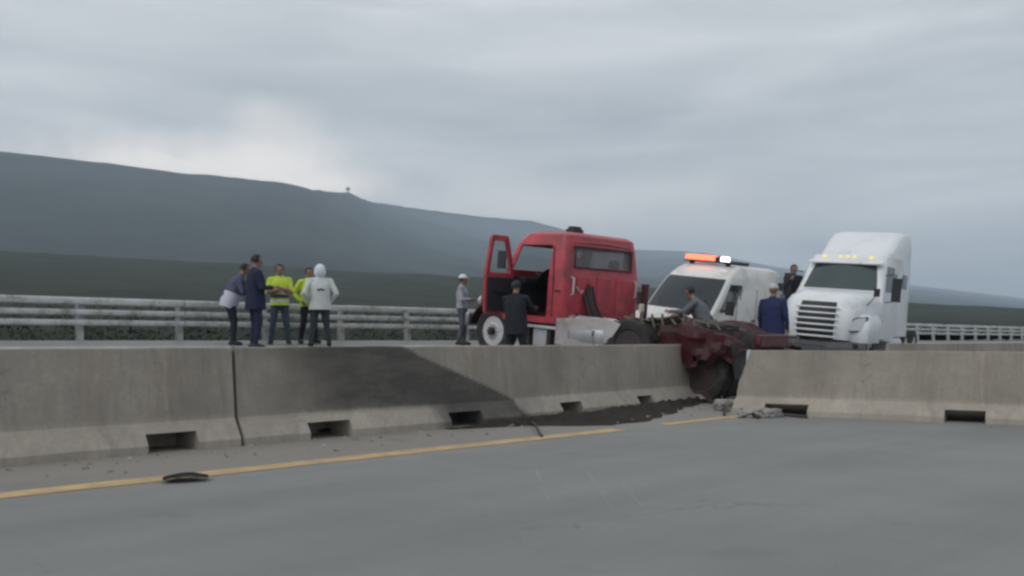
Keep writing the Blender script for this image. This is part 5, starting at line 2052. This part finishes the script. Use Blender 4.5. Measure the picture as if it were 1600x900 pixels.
# ------------------------------------------------------------------ debris
def chunk(name, p, size, label, m, seed, flat=1.0, rz=0.0, group='broken concrete chunks at the gap', cat='concrete chunk'):
    bm = bmesh.new()
    bmesh.ops.create_icosphere(bm, subdivisions=3, radius=0.5)
    for v in bm.verts:
        d = v.co.normalized()
        k = max(abs(d.x), abs(d.y), abs(d.z)) ** 0.8
        v.co = d * 0.5 / k * (1 + 0.28 * fbm(d.x * 1.3 + seed * 3.1, d.y * 1.3 + d.z * 1.7, 1.5, 4))
        v.co = Vector((v.co.x * size[0], v.co.y * size[1], v.co.z * size[2]))
    zmin = min(v.co.z for v in bm.verts)
    cut = zmin + size[2] * 0.16
    for v in bm.verts:
        v.co.z = max(v.co.z, cut) - cut
    o = link(name, bm, m, smooth=22)
    o.location = (p.x, p.y, g_at(p2uv(p)[1]) + 0.002)
    o.rotation_euler.z = rz
    tag(o, label, cat, group)
    return o


ch = [((1098, 628), (0.40, 0.30, 0.16), "flat pale concrete slab lying lowest in the gap between the barriers", 0.4),
      ((1118, 617), (0.46, 0.36, 0.30), "largest concrete block under the red truck's tail in the gap", 0.9),
      ((1142, 641), (0.50, 0.30, 0.20), "pale concrete lump at the foot of the askew barrier's broken end", 0.2),
      ((1165, 652), (0.30, 0.22, 0.12), "small concrete lump nearest the lane before the askew barrier", 1.3),
      ((1204, 652), (0.34, 0.20, 0.14), "concrete lump against the askew barrier's drain slot", 0.5),
      ((1080, 622), (0.22, 0.18, 0.12), "small concrete lump at the pale barrier's right end", 2.0)]
for i, (q, sz, lab, rz) in enumerate(ch):
    chunk("concrete_chunk", near_ground(*q), sz, lab, CONCRETE_B, i + 1, rz=rz)


def rebar(a, b, label, sag=0.04, r=0.016, m=FRAME, name="steel_rod", cat='steel rod', group='bent steel rods at the gap'):
    bm = bmesh.new()
    a, b = Vector(a), Vector(b)
    n = 9
    pts = [a.lerp(b, i / (n - 1)) + Vector((0.03 * fbm(i, 1, 0.5, 2), 0.05 * math.sin(i * 0.8), sag * math.sin(math.pi * i / (n - 1)) + r)) for i in range(n)]
    c = a.lerp(b, 0.5)
    c.z = 0
    add_tube(bm, [p - c for p in pts], r, 7)
    o = link(name, bm, m, smooth=60)
    o.location = c
    return tag(o, label, cat, group)


rebar(near_ground(1092, 626), near_ground(1186, 655), "long dark steel rod lying across the gap in front of the concrete lumps", r=0.03)
rebar(near_ground(1125, 622), near_ground(1132, 650), "short bent steel rod beside the askew barrier's broken end", 0.12, 0.018)
rebar(near_ground(1190, 648), near_ground(1262, 654), "dark steel rod along the foot of the askew barrier", 0.01, 0.022)
rebar(near_ground(826, 662), near_ground(847, 684), "short dark bent bar poking across the yellow line", 0.05, 0.016, group=None)


def shred(px, py, lng, label, seed, rz):
    """torn strip of tyre tread"""
    bm = bmesh.new()
    rows = []
    for i in range(14):
        t = i / 13
        x = (t - 0.5) * lng
        row = []
        for j in range(6):
            q = j / 5 - 0.5
            wv = 0.15 * (0.55 + 0.45 * math.sin(math.pi * min(1, t * 1.1))) * (1 + 0.3 * fbm(t * 4, seed, 1.5, 3))
            z = 0.012 + 0.03 * math.sin(math.pi * t) * (0.5 + fbm(t * 2, q + seed, 1.5, 2) * 0.4) + 0.05 * (0.25 - q * q)
            row.append(bm.verts.new((x, q * wv * 2 + 0.05 * math.sin(3 * t), max(0.006, z))))
        rows.append(row)
    for a, b in zip(rows, rows[1:]):
        for j in range(5):
            bm.faces.new((a[j], a[j + 1], b[j + 1], b[j]))
    bmesh.ops.solidify(bm, geom=bm.faces[:], thickness=-0.016)
    o = link("tyre_shred", bm, RUBBER, smooth=40)
    p = near_ground(px, py)
    o.location = (p.x, p.y, 0.018)
    o.rotation_euler.z = rz
    return tag(o, label, 'tyre scrap', 'torn tyre scraps on the road')


shred(290, 752, 0.34, "black scrap of tyre on the lane below the yellow line at lower left", 1, 0.35)
shred(520, 676, 0.45, "black tyre scrap lying at the drain slot of the rubbed barrier", 2, 0.75)
shred(690, 668, 0.38, "torn tyre scrap by the second drain slot of the rubbed barrier", 3, 0.8)

# fine crumbs of concrete and soil strewn along the shoulder
def crumbs():
    bm = bmesh.new()
    rnd = random.Random(21)
    for i in range(560):
        if i < 200:
            u = rnd.gauss(12.6, 1.3)
            v = rnd.gauss(8.7, 0.55)
        else:
            u = rnd.uniform(-2, 16)
            v = V_B - abs(rnd.gauss(0, 0.55))
        if v > 8.8 and u < 13:
            continue
        s = rnd.uniform(0.006, 0.03) * (1.6 if i % 23 == 0 else 1)
        vs = [bm.verts.new((u + rnd.gauss(0, 1) * s, v + rnd.gauss(0, 1) * s, z)) for z in (0.003, 0.003, 0.003)]
        tp = bm.verts.new((u, v, 0.004 + s * 0.9))
        for k in range(3):
            bm.faces.new((vs[k], vs[(k + 1) % 3], tp))
    o = link("rubble", bm, CONCRETE_B, smooth=0)
    o.rotation_euler.z = math.atan2(D.y, D.x)
    tag(o, "fine concrete crumbs strewn along the shoulder and the gap", 'rubble', kind='stuff')


crumbs()


def scrape(px0, py0, px1, py1, w, label):
    a, b = near_ground(px0, py0), near_ground(px1, py1)
    d = (b - a)
    n = Vector((-d.y, d.x, 0)).normalized()
    bm = bmesh.new()
    prev = None
    for i in range(16):
        t = i / 15
        c = a.lerp(b, t)
        h = w / 2 * (0.35 + 0.65 * math.sin(math.pi * t)) * (1 + 0.5 * fbm(t * 6, px0, 1, 3))
        row = [bm.verts.new(c + n * h + Vector((0, 0, 0.004))), bm.verts.new(c - n * h + Vector((0, 0, 0.004)))]
        if prev:
            bm.faces.new((prev[0], row[0], row[1], prev[1]))
        prev = row
    o = link("road_scrape", bm, SCRAPE)
    o['kind'] = 'structure'


scrape(838, 733, 858, 784, 0.05, "")
scrape(915, 735, 960, 800, 0.05, "")
scrape(960, 745, 1010, 800, 0.04, "")

# ------------------------------------------------------------------ air
hb = bmesh.new()
add_box(hb, (0, 0, 224), (13000, 13000, 452.5))
hm = bpy.data.materials.new("haze_air")
hm.use_nodes = True
hn = hm.node_tree
for n_ in list(hn.nodes):
    hn.nodes.remove(n_)
ho = hn.nodes.new('ShaderNodeOutputMaterial')
pv = hn.nodes.new('ShaderNodeVolumePrincipled')
pv.inputs['Color'].default_value = (0.74, 0.86, 1.0, 1)
pv.inputs['Density'].default_value = 0.00029
hn.links.new(pv.outputs[0], ho.inputs['Volume'])
haze = link("haze", hb, hm)
haze['kind'] = 'stuff'
